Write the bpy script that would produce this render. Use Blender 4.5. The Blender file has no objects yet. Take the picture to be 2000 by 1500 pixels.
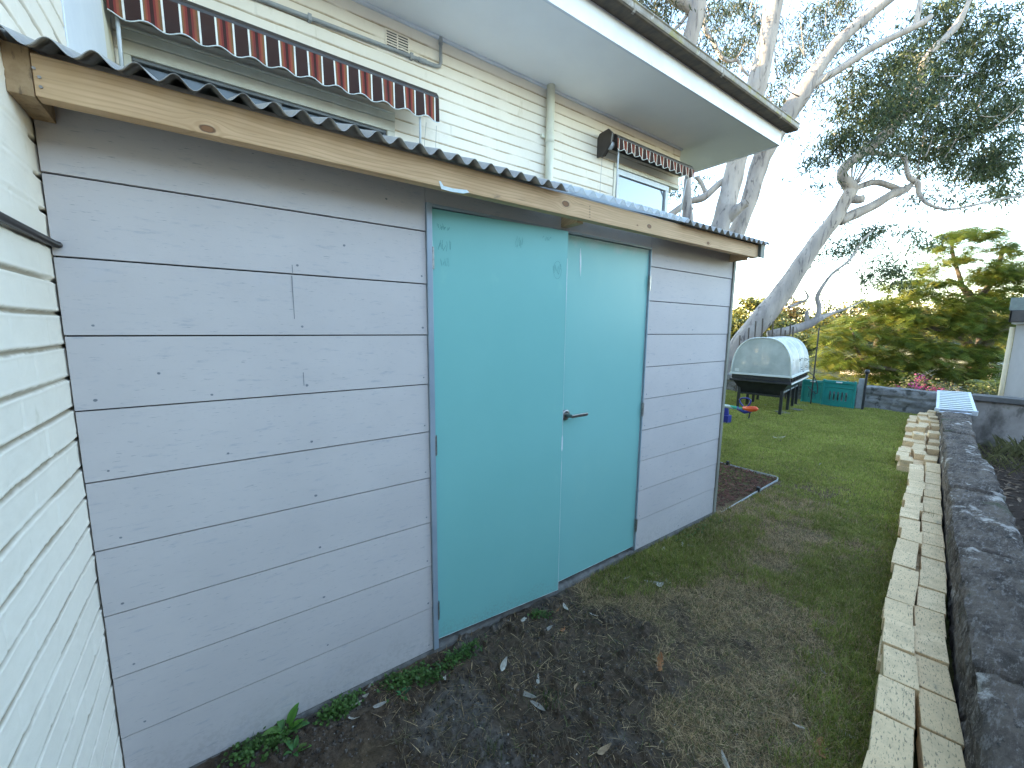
import bpy, math, random
import numpy as np
from mathutils import Vector, Matrix
R = math.radians
random.seed(7); rng = np.random.default_rng(7)
scene = bpy.context.scene
COL = scene.collection

# ------------------------------------------------------------------ camera
F, PITCH, YAW, ROLL = 794.1, .1391, .6266, .0107      # focal length in photo pixels (photo 2000 wide)
cp, sp, cy, sy = math.cos(PITCH), math.sin(PITCH), math.cos(YAW), math.sin(YAW)
FWD = Vector((sy*cp, cy*cp, -sp)); RT = Vector((cy, -sy, 0)); UP = RT.cross(FWD)
RT, UP = math.cos(ROLL)*RT + math.sin(ROLL)*UP, -math.sin(ROLL)*RT + math.cos(ROLL)*UP
CAM = Vector((.357, -1.7, 1.5856))
cd = bpy.data.cameras.new('camera'); co = bpy.data.objects.new('camera', cd); COL.objects.link(co)
cd.sensor_width = 36; cd.lens = F/2000*36; cd.clip_start = .03; cd.clip_end = 2000
co.matrix_world = Matrix(((RT.x, UP.x, -FWD.x, CAM.x), (RT.y, UP.y, -FWD.y, CAM.y), (RT.z, UP.z, -FWD.z, CAM.z), (0, 0, 0, 1)))
scene.camera = co

# ------------------------------------------------------------------ sky and sun
SUN_EL, SUN_AZ = R(13.0), R(-45)          # azimuth measured from +Y towards +X
w = bpy.data.worlds.new('World'); scene.world = w; w.use_nodes = True
nt = w.node_tree; nt.nodes.clear()
sky = nt.nodes.new('ShaderNodeTexSky'); sky.sky_type = 'NISHITA'; sky.sun_disc = False
sky.sun_elevation = SUN_EL; sky.sun_rotation = SUN_AZ; sky.altitude = 50; sky.air_density = 1.0; sky.dust_density = 0.05; sky.ozone_density = 0.5
bg = nt.nodes.new('ShaderNodeBackground'); bg.inputs[1].default_value = .15
wo = nt.nodes.new('ShaderNodeOutputWorld')
nt.links.new(sky.outputs[0], bg.inputs[0]); nt.links.new(bg.outputs[0], wo.inputs[0])
sl = bpy.data.lights.new('sun', 'SUN'); sl.energy = 3.8; sl.angle = R(.5); sl.color = (1.0, .74, .42)
so = bpy.data.objects.new('sun', sl); COL.objects.link(so)
sdir = Vector((math.sin(SUN_AZ)*math.cos(SUN_EL), math.cos(SUN_AZ)*math.cos(SUN_EL), math.sin(SUN_EL)))
so.rotation_euler = sdir.to_track_quat('Z', 'Y').to_euler(); so.location = (0, 0, 30)
scene.view_settings.view_transform = 'Standard'; scene.view_settings.look = 'None'
scene.view_settings.exposure = 3.12; scene.view_settings.gamma = 1

# ------------------------------------------------------------------ helpers
def at(u, v, axis, val):
    """world point where the photo's pixel (u,v) meets the plane axis=val; used to survey the place."""
    d = (u-1000)/F*RT - (v-750)/F*UP + FWD
    t = (val-CAM[axis])/d[axis]
    return CAM + t*d
def far(u, v, Z):
    u, v, Z = float(u), float(v), float(Z)
    return CAM + Z*((u-1000)/F*RT - (v-750)/F*UP + FWD)
def tag(o, label=None, cat=None, group=None, kind=None):
    if label: o['label'] = label
    if cat: o['category'] = cat
    if group: o['group'] = group
    if kind: o['kind'] = kind
    return o
def thing(name, label, cat, loc=(0, 0, 0), group=None, rz=0):
    o = bpy.data.objects.new(name, None); COL.objects.link(o); o.location = loc; o.rotation_euler = (0, 0, rz)
    o.empty_display_size = .2
    return tag(o, label, cat, group)
class MB:
    def __init__(s): s.v = []; s.f = []; s.n = 0; s.c = []
    def add(s, V, Fc, col=None):
        V = np.asarray(V, float).reshape(-1, 3)
        s.v.append(V); s.f.append([tuple(int(i)+s.n for i in f) for f in Fc]); s.n += len(V)
        if col is not None: s.c.append(np.broadcast_to(np.asarray(col, float), (len(V), 3)))
        return s
    def box(s, x0, x1, y0, y1, z0, z1):
        V = [(x, y, z) for z in (z0, z1) for y in (y0, y1) for x in (x0, x1)]
        return s.add(V, [(0, 2, 3, 1), (4, 5, 7, 6), (0, 1, 5, 4), (2, 6, 7, 3), (0, 4, 6, 2), (1, 3, 7, 5)])
    def hexa(s, P):   # 8 points: bottom 4 ccw, top 4 ccw
        return s.add(P, [(3, 2, 1, 0), (4, 5, 6, 7), (0, 1, 5, 4), (1, 2, 6, 5), (2, 3, 7, 6), (3, 0, 4, 7)])
    def prism(s, prof, axis, a, b):   # prof: 2D points in the other two axes (ccw seen from +axis)
        n = len(prof); V = []
        for t in (a, b):
            for p in prof:
                q = [p[0], p[1]]; q.insert(axis, t); V.append(q)
        Fc = [tuple(range(n-1, -1, -1)), tuple(range(n, 2*n))]
        for i in range(n): j = (i+1) % n; Fc.append((i, j, n+j, n+i))
        return s.add(V, Fc)
    def tube(s, pts, rad, seg=8, cap=True, col=None):
        pts = [Vector(p) for p in pts]; n = len(pts)
        if not hasattr(rad, '__len__'): rad = [rad]*n
        rad = [float(r) for r in rad]; V = []; nrm = None
        for i, p in enumerate(pts):
            t = (pts[min(i+1, n-1)]-pts[max(i-1, 0)]).normalized()
            if nrm is None: nrm = t.orthogonal().normalized()
            nrm = (nrm-t*nrm.dot(t)).normalized(); b = t.cross(nrm)
            for k in range(seg):
                a = 2*math.pi*k/seg
                V.append(p+rad[i]*(math.cos(a)*nrm+math.sin(a)*b))
        Fc = []
        for i in range(n-1):
            for k in range(seg):
                j = (k+1) % seg
                Fc.append((i*seg+k, i*seg+j, (i+1)*seg+j, (i+1)*seg+k))
        if cap: Fc += [tuple(range(seg-1, -1, -1)), tuple((n-1)*seg+k for k in range(seg))]
        return s.add(V, Fc, col)
    def build(s, name, mat, parent=None, smooth=False, loc=None, bevel=0):
        V = np.concatenate(s.v) if s.v else np.zeros((0, 3))
        if loc is not None: V = V-np.array(loc)
        fl = [f for L in s.f for f in L]
        me = bpy.data.meshes.new(name); me.from_pydata(V.tolist(), [], fl)
        if s.c and sum(map(len, s.c)) == len(V):
            C = np.ones((len(V), 4)); C[:, :3] = np.concatenate(s.c)
            a = me.color_attributes.new('Col', 'FLOAT_COLOR', 'POINT'); a.data.foreach_set('color', C.ravel())
        me.materials.append(mat)
        if smooth: me.polygons.foreach_set('use_smooth', [True]*len(me.polygons))
        o = bpy.data.objects.new(name, me); COL.objects.link(o)
        if parent: o.parent = parent
        if loc is not None: o.location = loc
        if bevel:
            m = o.modifiers.new('bevel', 'BEVEL'); m.width = bevel; m.segments = 2; m.limit_method = 'ANGLE'; m.angle_limit = R(40)
        return o
def npmesh(name, V, quads=None, tris=None, mat=None, parent=None, cols=None, smooth=False, loc=None):
    V = np.asarray(V, np.float32)
    if loc is not None: V = V-np.array(loc, np.float32)
    me = bpy.data.meshes.new(name); me.vertices.add(len(V)); me.vertices.foreach_set('co', V.ravel())
    L = []; st = []; tot = []; p = 0
    for arr, k in ((quads, 4), (tris, 3)):
        if arr is not None and len(arr):
            arr = np.asarray(arr, np.int32); L.append(arr.ravel()); st.append(p+np.arange(len(arr))*k); p += arr.size
    L = np.concatenate(L); st = np.concatenate(st)
    me.loops.add(len(L)); me.loops.foreach_set('vertex_index', L)
    me.polygons.add(len(st)); me.polygons.foreach_set('loop_start', st.astype(np.int32))
    me.polygons.foreach_set('use_smooth', np.full(len(st), smooth))
    me.update(calc_edges=True)
    if cols is not None:
        C = np.ones((len(V), 4), np.float32); C[:, :3] = cols
        a = me.color_attributes.new('Col', 'FLOAT_COLOR', 'POINT'); a.data.foreach_set('color', C.ravel())
    if mat: me.materials.append(mat)
    o = bpy.data.objects.new(name, me); COL.objects.link(o)
    if parent: o.parent = parent
    if loc is not None: o.location = loc
    return o
def gridfaces(n, m, keep=None):
    i = np.arange(n-1)[:, None]*m+np.arange(m-1)[None, :]
    q = np.stack([i, i+m, i+m+1, i+1], -1)
    if keep is not None: q = q[keep]
    return q.reshape(-1, 4)
def vnoise(x, y, seed=0):
    x = np.asarray(x, float); y = np.asarray(y, float)
    ix = np.floor(x).astype(np.int64); iy = np.floor(y).astype(np.int64); fx = x-ix; fy = y-iy
    def h(a, b):
        n = (a*374761393+b*668265263+seed*974634777) & 0xffffffff
        n = ((n ^ (n >> 13))*1274126177) & 0xffffffff
        return ((n ^ (n >> 16)) & 0xffff)/65535.
    u = fx*fx*(3-2*fx); v = fy*fy*(3-2*fy)
    return (h(ix, iy)*(1-u)+h(ix+1, iy)*u)*(1-v)+(h(ix, iy+1)*(1-u)+h(ix+1, iy+1)*u)*v
def fbm(x, y, seed=0, o=4):
    s = 0; a = .5; t = 0
    for k in range(o): s = s+a*vnoise(x*2**k, y*2**k, seed+k*17); t += a; a *= .5
    return s/t
def sst(a, b, x):
    t = np.clip((x-a)/(b-a), 0, 1); return t*t*(3-2*t)
def smooth_path(pts, sub=5):
    P = [np.array(p, float) for p in pts]; P = [2*P[0]-P[1]]+P+[2*P[-1]-P[-2]]; out = []
    for i in range(1, len(P)-2):
        for k in range(sub):
            t = k/sub; a, b, c, d = P[i-1:i+3]
            out.append(.5*((2*b)+(-a+c)*t+(2*a-5*b+4*c-d)*t*t+(-a+3*b-3*c+d)*t**3))
    out.append(P[-2]); return out

# ------------------------------------------------------------------ materials
class NT:
    def __init__(s, name):
        s.m = bpy.data.materials.new(name); s.m.use_nodes = True; s.t = s.m.node_tree; s.t.nodes.clear()
        s.out = s.t.nodes.new('ShaderNodeOutputMaterial'); s.tc = None
    def n(s, typ, **kw):
        x = s.t.nodes.new(typ)
        for k, v in kw.items(): setattr(x, k, v)
        return x
    def l(s, a, b): s.t.links.new(a, b)
    def put(s, sock, v):
        if isinstance(v, bpy.types.NodeSocket): s.l(v, sock)
        else:
            if isinstance(v, (tuple, list)) and len(v) == 3 and len(sock.default_value) == 4: v = (*v, 1)
            sock.default_value = v
    def coord(s, stretch=(1, 1, 1), rand=False):
        if not s.tc: s.tc = s.n('ShaderNodeTexCoord')
        o = s.tc.outputs['Object']
        if rand:
            oi = s.n('ShaderNodeObjectInfo'); a = s.n('ShaderNodeVectorMath', operation='MULTIPLY_ADD')
            s.l(oi.outputs['Random'], a.inputs[0]); a.inputs[1].default_value = (37, 53, 71); s.l(o, a.inputs[2]); o = a.outputs[0]
        mp = s.n('ShaderNodeMapping'); s.l(o, mp.inputs[0]); mp.inputs['Scale'].default_value = stretch
        return mp.outputs[0]
    def noise(s, scale, detail=5, stretch=(1, 1, 1), rough=.6, dist=0, rand=False):
        x = s.n('ShaderNodeTexNoise'); s.l(s.coord(stretch, rand), x.inputs['Vector'])
        x.inputs['Scale'].default_value = scale; x.inputs['Detail'].default_value = detail; x.inputs['Roughness'].default_value = rough; x.inputs['Distortion'].default_value = dist
        return x.outputs['Fac']
    def ramp(s, fac, a, b, va=0., vb=1.):
        x = s.n('ShaderNodeMapRange', interpolation_type='SMOOTHSTEP'); s.put(x.inputs[0], fac)
        for i, v in zip((1, 2, 3, 4), (a, b, va, vb)): x.inputs[i].default_value = v
        return x.outputs[0]
    def mix(s, fac, a, b, mode='MIX'):
        x = s.n('ShaderNodeMix', data_type='RGBA', blend_type=mode); s.put(x.inputs[0], fac); s.put(x.inputs[6], a); s.put(x.inputs[7], b)
        return x.outputs[2]
    def math(s, op, a, b=0., c=None):
        x = s.n('ShaderNodeMath', operation=op); s.put(x.inputs[0], a); s.put(x.inputs[1], b)
        if c is not None: s.put(x.inputs[2], c)
        return x.outputs[0]
    def attr(s, name='Col'):
        x = s.n('ShaderNodeAttribute', attribute_name=name); return x.outputs['Color']
    def bsdf(s, col, rough=.6, metal=0, bump=None, bdist=.002, bstr=.5, trans=0, spec=.5, **kw):
        b = s.n('ShaderNodeBsdfPrincipled'); s.put(b.inputs['Base Color'], col); s.put(b.inputs['Roughness'], rough); b.inputs['Metallic'].default_value = metal
        b.inputs['Specular IOR Level'].default_value = spec
        for k, v in kw.items(): b.inputs[k].default_value = v
        if trans: b.inputs['Transmission Weight'].default_value = trans
        if bump is not None:
            u = s.n('ShaderNodeBump'); u.inputs['Strength'].default_value = bstr; u.inputs['Distance'].default_value = bdist; s.put(u.inputs['Height'], bump); s.l(u.outputs[0], b.inputs['Normal'])
        return b.outputs[0]
    def done(s, sh): s.l(sh, s.out.inputs[0]); return s.m
def pbr(name, c1, c2=None, scale=6, stretch=(1, 1, 1), rough=.6, metal=0, lo=.35, hi=.65, bump=0, bscale=60, bdist=.002, layers=(), spec=.5, rand=False, bstretch=(1, 1, 1)):
    t = NT(name); col = c1
    if c2 is not None: col = t.mix(t.ramp(t.noise(scale, 6, stretch, rand=rand), lo, hi), c1, c2)
    for (c, sc, a, b, st) in layers: col = t.mix(t.ramp(t.noise(sc, 7, st, rand=rand), a, b), col, c)
    bp = t.noise(bscale, 6, bstretch, rand=rand) if bump else None
    return t.done(t.bsdf(col, rough, metal, bp, bdist, bump or .5, spec=spec))
def attr_mat(name, rough=.8, trans=.0, var=.25, scale=30, spec=.3, bump=0, bdist=.003, bscale=200):
    t = NT(name); c = t.attr(); c = t.mix(t.ramp(t.noise(scale, 4), .3, .7), c, t.mix(var, c, (.0, .0, .0)))
    sh = t.bsdf(c, rough, spec=spec, bump=t.noise(bscale, 5) if bump else None, bdist=bdist, bstr=bump or .5)
    if trans:
        tr = t.n('ShaderNodeBsdfTranslucent'); t.put(tr.inputs[0], c); ms = t.n('ShaderNodeMixShader'); ms.inputs[0].default_value = trans
        t.l(sh, ms.inputs[1]); t.l(tr.outputs[0], ms.inputs[2]); sh = ms.outputs[0]
    return t.done(sh)

def paint_brick(name, paint, dirt):
    t = NT(name); c = t.attr()
    sep = t.n('ShaderNodeSeparateColor'); t.l(c, sep.inputs[0])
    base = t.mix(t.ramp(t.noise(1.4, 6), .35, .7), paint, tuple(x*.9 for x in paint))
    base = t.mix(t.ramp(t.noise(9, 7, (1, 1, .35)), .62, .8), base, (.50, .44, .30))
    base = t.mix(sep.outputs[0], base, dirt)
    return t.done(t.bsdf(base, .62, bump=t.noise(240, 6, rough=.7), bdist=.0012, bstr=.55, spec=.3))
M = {}
M['wall_side'] = paint_brick('white_brick_paint', (.88, .80, .68), (.33, .27, .19))
M['wall_front'] = paint_brick('cream_brick_paint', (.84, .77, .66), (.40, .31, .20))
M['render'] = pbr('painted_render', (.66, .62, .50), (.58, .54, .43), 3, bump=.3, bscale=90)
M['trim'] = pbr('trim_paint', (.62, .60, .50), (.55, .52, .42), 8, rough=.5, bump=.2, bscale=120, bdist=.001)
M['panel'] = pbr('white_panel', (.74, .77, .80), (.68, .71, .75), 3, rough=.45, bump=.15, bscale=80)
M['soffit'] = pbr('soffit_paint', (.88, .86, .84), (.82, .80, .79), .8, rough=.7, bump=.1, bscale=50)
M['fascia'] = pbr('fascia_paint', (.74, .76, .80), (.66, .67, .70), 3, rough=.4, layers=[((.42, .40, .36), 14, .68, .82, (1, 1, .3))])
M['gutter'] = pbr('old_gutter', (.26, .235, .21), (.15, .125, .09), 3, (2, 1, 1), rough=.6, layers=[((.21, .18, .045), 4, .50, .62, (1, 1, 1)), ((.48, .45, .42), 6, .60, .72, (2.0, 1, 1)), ((.05, .045, .03), 14, .66, .74, (1, 1, 1))], bump=.4, bscale=80)
M['gut_in'] = pbr('gutter_brown', (.060, .046, .036), (.10, .075, .05), 7, (2, 1, 1), rough=.8)
M['conduit'] = pbr('grey_conduit', (.34, .36, .37), (.27, .28, .29), 8, rough=.45)
M['pipe'] = pbr('cream_pipe', (.74, .72, .60), (.62, .60, .48), 5, (1, 1, .4), rough=.45)
M['roof'] = pbr('roof_tile', (.12, .07, .05), (.08, .05, .04), 8, rough=.8)
M['fc'] = None
t = NT('fibre_cement')
g = t.noise(2.2, 6, (1, 1, 1.5)); c = t.mix(t.ramp(g, .3, .7), (.635, .585, .565), (.585, .54, .525))
c = t.mix(t.ramp(t.noise(26, 8, (.45, 1, 2.2), .7), .55, .72), c, (.47, .455, .475))
c = t.mix(t.ramp(t.noise(120, 6, (.25, 1, 3)), .63, .72), c, (.30, .30, .32))
c = t.mix(t.ramp(t.noise(5, 6), .6, .9), c, (.60, .575, .60))
sx = t.n('ShaderNodeSeparateXYZ'); t.l(t.coord(), sx.inputs[0])
low = t.ramp(t.math('SUBTRACT', sx.outputs[2], t.math('MULTIPLY', t.noise(9, 7), .30)), -.12, .04, 1., 0.)
c = t.mix(t.math('MULTIPLY', low, t.ramp(t.noise(70, 6), .42, .62, 0., .18)), c, (.27, .235, .20))
bi = t.math('FLOOR', t.math('DIVIDE', t.math('SUBTRACT', sx.outputs[2], .225), .2207)); wn = t.n('ShaderNodeTexWhiteNoise', noise_dimensions='1D'); t.l(bi, wn.inputs['W'])
c = t.mix(t.math('MULTIPLY', wn.outputs['Value'], .14), c, (.50, .47, .46))
c = t.mix(t.math('MULTIPLY', t.ramp(t.noise(1.1, 5, (1, 1, 2.5)), .55, .75), .35), c, (.52, .485, .47))
M['fc'] = t.done(t.bsdf(c, .62, bump=t.noise(220, 6, (.4, 1, 1)), bdist=.0006, bstr=.5, spec=.3))
M['screw'] = pbr('screw_filler', (.17, .18, .20), (.24, .25, .27), 60, rough=.5)
t = NT('teal_primer')
c = t.mix(t.ramp(t.noise(1.6, 5), .3, .7), (.235, .555, .525), (.22, .535, .505))
c = t.mix(t.ramp(t.noise(8, 7, (1, 1, .6)), .60, .82), c, (.26, .585, .53))
c = t.mix(t.ramp(t.noise(40, 8, (1, 1, .12)), .70, .80), c, (.29, .60, .55))
sx = t.n('ShaderNodeSeparateXYZ'); t.l(t.coord(), sx.inputs[0])
low = t.ramp(t.math('SUBTRACT', sx.outputs[2], t.math('MULTIPLY', t.noise(11, 7), .24)), -.08, .03, 1., 0.)
c = t.mix(t.math('MULTIPLY', low, t.ramp(t.noise(80, 6), .42, .62, 0., .3)), c, (.20, .25, .22))
M['door'] = t.done(t.bsdf(c, .42, bump=t.noise(300, 5), bdist=.0003, bstr=.4, spec=.35))
t = NT('teal_primer_smeared')
c = t.mix(t.ramp(t.noise(1.3, 5), .3, .7), (.25, .555, .525), (.235, .535, .505))
c = t.mix(t.ramp(t.noise(3, 7, (1, 1, .6)), .55, .80), c, (.28, .575, .525))
geo = t.n('ShaderNodeSeparateXYZ'); t.l(t.coord(), geo.inputs[0])
top = t.ramp(t.math('ADD', geo.outputs[2], t.math('MULTIPLY', t.noise(9, 7, (1, 1, .8)), .20)), 2.13, 2.20)
c = t.mix(t.math('MULTIPLY', top, .5), c, (.52, .62, .62))
M['door2'] = t.done(t.bsdf(c, .40, bump=t.noise(300, 5), bdist=.0003, bstr=.4, spec=.35))
M['filler'] = pbr('white_filler', (.62, .78, .80), (.78, .84, .85), 40, rough=.6)
M['frame'] = pbr('door_frame_metal', (.36, .43, .50), (.31, .38, .45), 6, rough=.4, metal=.2)
M['steel'] = pbr('satin_steel', (.34, .32, .30), (.26, .25, .24), 30, rough=.32, metal=.9)
M['hinge'] = pbr('hinge_steel', (.42, .42, .42), (.30, .30, .30), 50, rough=.35, metal=.85)
M['dark'] = pbr('gap_shade', (.02, .02, .02), rough=.9)  # near-black colour standing for shade in gaps and recesses
M['pencil'] = pbr('pencil_mark', (.055, .25, .25), rough=.7)
M['concrete'] = pbr('rough_concrete', (.13, .12, .11), (.19, .18, .165), 14, rough=.9, bump=.9, bscale=45, bdist=.012, layers=[((.09, .085, .075), 9, .5, .7, (1, 1, 1))])
M['corner'] = pbr('corner_trim', (.23, .23, .19), (.28, .28, .24), 6, rough=.6)
M['iron'] = pbr('old_corrugated_iron', (.34, .325, .30), (.42, .40, .37), 9, rough=.6, layers=[((.22, .21, .19), 20, .6, .75, (1, 1, 1))], bump=.2, bscale=120)
M['green_iron'] = pbr('green_grey_board', (.16, .19, .17), (.12, .14, .13), 9, rough=.6)
t = NT('clear_sheet')
pb = t.bsdf((.90, .93, .93), .3, spec=.6); tr = t.n('ShaderNodeBsdfTransparent'); tl = t.n('ShaderNodeBsdfTranslucent'); tl.inputs[0].default_value = (.9, .94, .95, 1)
m1 = t.n('ShaderNodeMixShader'); m1.inputs[0].default_value = .5; t.l(pb, m1.inputs[1]); t.l(tl.outputs[0], m1.inputs[2])
m2 = t.n('ShaderNodeMixShader'); m2.inputs[0].default_value = .10; t.l(m1.outputs[0], m2.inputs[1]); t.l(tr.outputs[0], m2.inputs[2])
M['clear'] = t.done(m2.outputs[0])

def pine(name, knots, endgrain=False):
    t = NT(name); co_ = t.coord(); sx = t.n('ShaderNodeSeparateXYZ'); t.l(co_, sx.inputs[0])
    X, Y, Z = sx.outputs
    warp = 0.; kmask = 0.; kring = 0.
    for (kx, kz, r) in knots:
        dx = t.math('MULTIPLY', t.math('SUBTRACT', X, kx), .55); dz = t.math('SUBTRACT', Z, kz)
        d = t.math('SQRT', t.math('ADD', t.math('MULTIPLY', dx, dx), t.math('MULTIPLY', dz, dz)))
        d = t.math('ADD', d, t.math('MULTIPLY', t.math('SUBTRACT', t.noise(45, 3), .5), r*.5))
        fall = t.ramp(d, r*.6, r*5.0, 1., 0.)
        warp = t.math('ADD', warp, t.math('MULTIPLY', t.math('MULTIPLY', fall, fall), t.math('MULTIPLY', dz, 1.4)))
        kmask = t.math('MAXIMUM', kmask, t.ramp(d, r*.7, r*1.0, 1., 0.))
        kring = t.math('MAXIMUM', kring, t.math('MULTIPLY', t.ramp(d, r*.6, r*.82), t.ramp(d, r*.9, r*1.15, 1., 0.)))
    zz = t.math('SUBTRACT', t.math('ADD', Z, t.math('MULTIPLY', Y, .35)), warp)
    zz = t.math('ADD', zz, t.math('MULTIPLY', t.noise(1.1, 3, (1, 1, 3)), .07))
    cb = t.n('ShaderNodeCombineXYZ'); t.l(t.math('MULTIPLY', X, .06), cb.inputs[0]); t.l(zz, cb.inputs[2])
    wv = t.n('ShaderNodeTexNoise'); t.l(cb.outputs[0], wv.inputs['Vector']); wv.inputs['Scale'].default_value = 85; wv.inputs['Detail'].default_value = 3
    sw = t.math('SINE', t.math('MULTIPLY', zz, 520.)); sw = t.ramp(sw, .1, 1.)
    c = t.mix(t.ramp(wv.outputs['Fac'], .3, .7), (.70, .465, .265), (.58, .37, .20))
    c = t.mix(t.math('MULTIPLY', sw, .40), c, (.44, .25, .11))
    c = t.mix(t.ramp(t.noise(2.2, 5), .45, .75), c, (.58, .38, .20))
    c = t.mix(t.math('MULTIPLY', t.ramp(t.noise(70, 5, (.06, 1, 1)), .60, .72), .5), c, (.20, .12, .06))
    c = t.mix(kmask, c, (.26, .12, .05)); c = t.mix(t.math('MULTIPLY', kring, .8), c, (.12, .06, .03))
    c = t.mix(t.ramp(t.noise(16, 6, (.3, 1, 1)), .66, .78), c, (.21, .15, .09))
    return t.done(t.bsdf(c, .62, bump=t.noise(200, 5, (.05, 1, 1)), bdist=.0008, bstr=.5, spec=.3))
M['pine'] = None
M['brick'] = None
t = NT('cream_paver')
oi = t.n('ShaderNodeObjectInfo'); c = t.mix(oi.outputs['Random'], (.76, .545, .31), (.87, .65, .395))
c = t.mix(t.ramp(t.noise(14, 6, rand=True), .35, .7), c, (.66, .48, .28))
c = t.mix(t.ramp(t.noise(130, 4, (.35, 1.3, 1), rand=True), .56, .66), c, (.30, .22, .14))
c = t.mix(t.ramp(t.noise(190, 4, (.4, 1.2, 1), rand=True), .64, .70), c, (.12, .09, .06))
c = t.mix(t.ramp(t.noise(7, 7, rand=True), .62, .78), c, (.27, .24, .18))
M['brick'] = t.done(t.bsdf(c, .85, bump=t.noise(95, 5, (.32, 1.2, 1), rand=True), bdist=.004, bstr=.6, spec=.2))
M['stone'] = None
t = NT('weathered_stone')
c = t.mix(t.ramp(t.noise(4, 8, (1, 2.2, 1), .7), .38, .62), (.065, .050, .040), (.165, .128, .100))
c = t.mix(t.ramp(t.noise(20, 9, (1, 3.2, 1), .78), .50, .62), c, (.24, .205, .18))
c = t.mix(t.ramp(t.noise(9, 9, (1, 2.0, 1), .75), .58, .66), c, (.035, .032, .03))
c = t.mix(t.ramp(t.noise(2.3, 9, (1, 1.2, 1), .72), .56, .63), c, (.52, .47, .42))
c = t.mix(t.ramp(t.noise(55, 5), .70, .75), c, (.55, .53, .50))
c = t.mix(t.ramp(t.noise(1.9, 5), .58, .7), c, (.085, .095, .05))
M['stone'] = t.done(t.bsdf(c, .9, bump=t.noise(38, 9, (1, 2.4, 1), .75), bdist=.022, bstr=.9, spec=.25))
M['crender'] = pbr('stained_render', (.26, .225, .195), (.42, .37, .33), 1.3, rough=.9, layers=[((.11, .095, .08), 1.8, .48, .66, (1, 1, .6)), ((.10, .10, .05), 2.6, .56, .70, (1, 1, 1)), ((.17, .15, .13), 9, .55, .7, (1, 1, .35))], bump=.5, bscale=40, bdist=.006)
M['coping'] = pbr('dark_coping', (.10, .095, .09), (.15, .14, .13), 5, rough=.9, bump=.5, bscale=60, bdist=.005)
M['alu'] = pbr('aluminium', (.66, .69, .73), (.55, .58, .62), 14, rough=.35, metal=.35)
M['black'] = pbr('black_plastic', (.018, .02, .024), (.03, .032, .036), 9, rough=.4)
M['whitepl'] = pbr('white_plastic', (.70, .74, .72), (.62, .66, .64), 9, rough=.5)
t = NT('mesh_cover')
c = t.mix(t.ramp(t.noise(4, 5), .3, .7), (.66, .70, .67), (.50, .55, .52))
pb = t.bsdf(c, .5, spec=.3); tr = t.n('ShaderNodeBsdfTransparent'); tl = t.n('ShaderNodeBsdfTranslucent'); t.put(tl.inputs[0], c)
m1 = t.n('ShaderNodeMixShader'); m1.inputs[0].default_value = .35; t.l(pb, m1.inputs[1]); t.l(tl.outputs[0], m1.inputs[2])
m2 = t.n('ShaderNodeMixShader'); m2.inputs[0].default_value = .14; t.l(m1.outputs[0], m2.inputs[1]); t.l(tr.outputs[0], m2.inputs[2])
M['net'] = t.done(m2.outputs[0])
t = NT('mesh_cover_side')
c = t.mix(t.ramp(t.noise(3, 5), .3, .7), (.66, .70, .72), (.50, .55, .56))
pb = t.bsdf(c, .4); tr = t.n('ShaderNodeBsdfTransparent'); m2 = t.n('ShaderNodeMixShader'); t.put(m2.inputs[0], t.ramp(t.noise(5, 4), .3, .7, .15, .45)); t.l(pb, m2.inputs[1]); t.l(tr.outputs[0], m2.inputs[2])
M['netside'] = t.done(m2.outputs[0])
M['toygreen'] = pbr('teal_plastic', (.012, .23, .20), (.01, .19, .165), 4, rough=.45)
M['blue'] = pbr('blue_plastic', (.02, .03, .25), (.02, .025, .2), 4, rough=.35)
M['orange'] = pbr('orange_plastic', (.85, .12, .03), (.75, .1, .03), 4, rough=.35)
M['greenp'] = pbr('green_plastic', (.03, .33, .20), (.55, .62, .6), 9, (1, 1, 1), rough=.4, lo=.5, hi=.52)
M['soil'] = None
M['grass'] = attr_mat('grass_blade', .65, .25, .3, 20)
M['leaf'] = attr_mat('leaf', .5, .3, .25, 8, spec=.4)
M['feather'] = attr_mat('feather_leaf', .55, .45, .25, 3, spec=.3)
M['litter'] = attr_mat('dry_leaf', .7, .1, .35, 60)
M['mulch'] = attr_mat('mulch_chip', .85, 0, .3, 90)
M['bark'] = None
t = NT('gum_bark')
c = t.mix(t.ramp(t.noise(1.5, 7, (2.2, 2.2, .5)), .35, .65), (.38, .335, .305), (.26, .23, .215))
c = t.mix(t.ramp(t.noise(2.6, 7, (3, 3, .5), .65, 1.0), .54, .66), c, (.12, .105, .105))
c = t.mix(t.ramp(t.noise(3.5, 6, (3, 3, .4)), .68, .73), c, (.15, .085, .06))
c = t.mix(t.ramp(t.noise(1.1, 4), .6, .75), c, (.38, .35, .33))
M['bark'] = t.done(t.bsdf(c, .75, bump=t.noise(7, 9, (2, 2, .6), .7), bdist=.05, bstr=.5, spec=.25))
M['darkbark'] = pbr('dark_bark', (.075, .058, .045), (.12, .095, .075), 5, (2, 2, .5), rough=.9, bump=.7, bscale=14, bdist=.03)
M['nbwall'] = pbr('neighbour_wall', (.50, .46, .42), (.42, .385, .35), 3, (1, 1, .3), rough=.7, bump=.3, bscale=40)
M['cream'] = pbr('cream_metal', (.50, .41, .27), (.42, .34, .22), 4, rough=.5)
M['glass'] = None
t = NT('window_glass'); M['glass'] = t.done(t.bsdf((.10, .12, .14), .03, spec=1.0, **{'Coat Weight': 1.0, 'Coat Roughness': .02}))
M['darkglass'] = pbr('dark_glass', (.035, .045, .05), rough=.15, spec=.8)
M['aluframe'] = pbr('window_frame', (.60, .64, .68), (.52, .56, .6), 9, rough=.4)
M['greyframe'] = pbr('grey_window_frame', (.16, .17, .175), (.12, .13, .135), 9, rough=.5)
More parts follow.
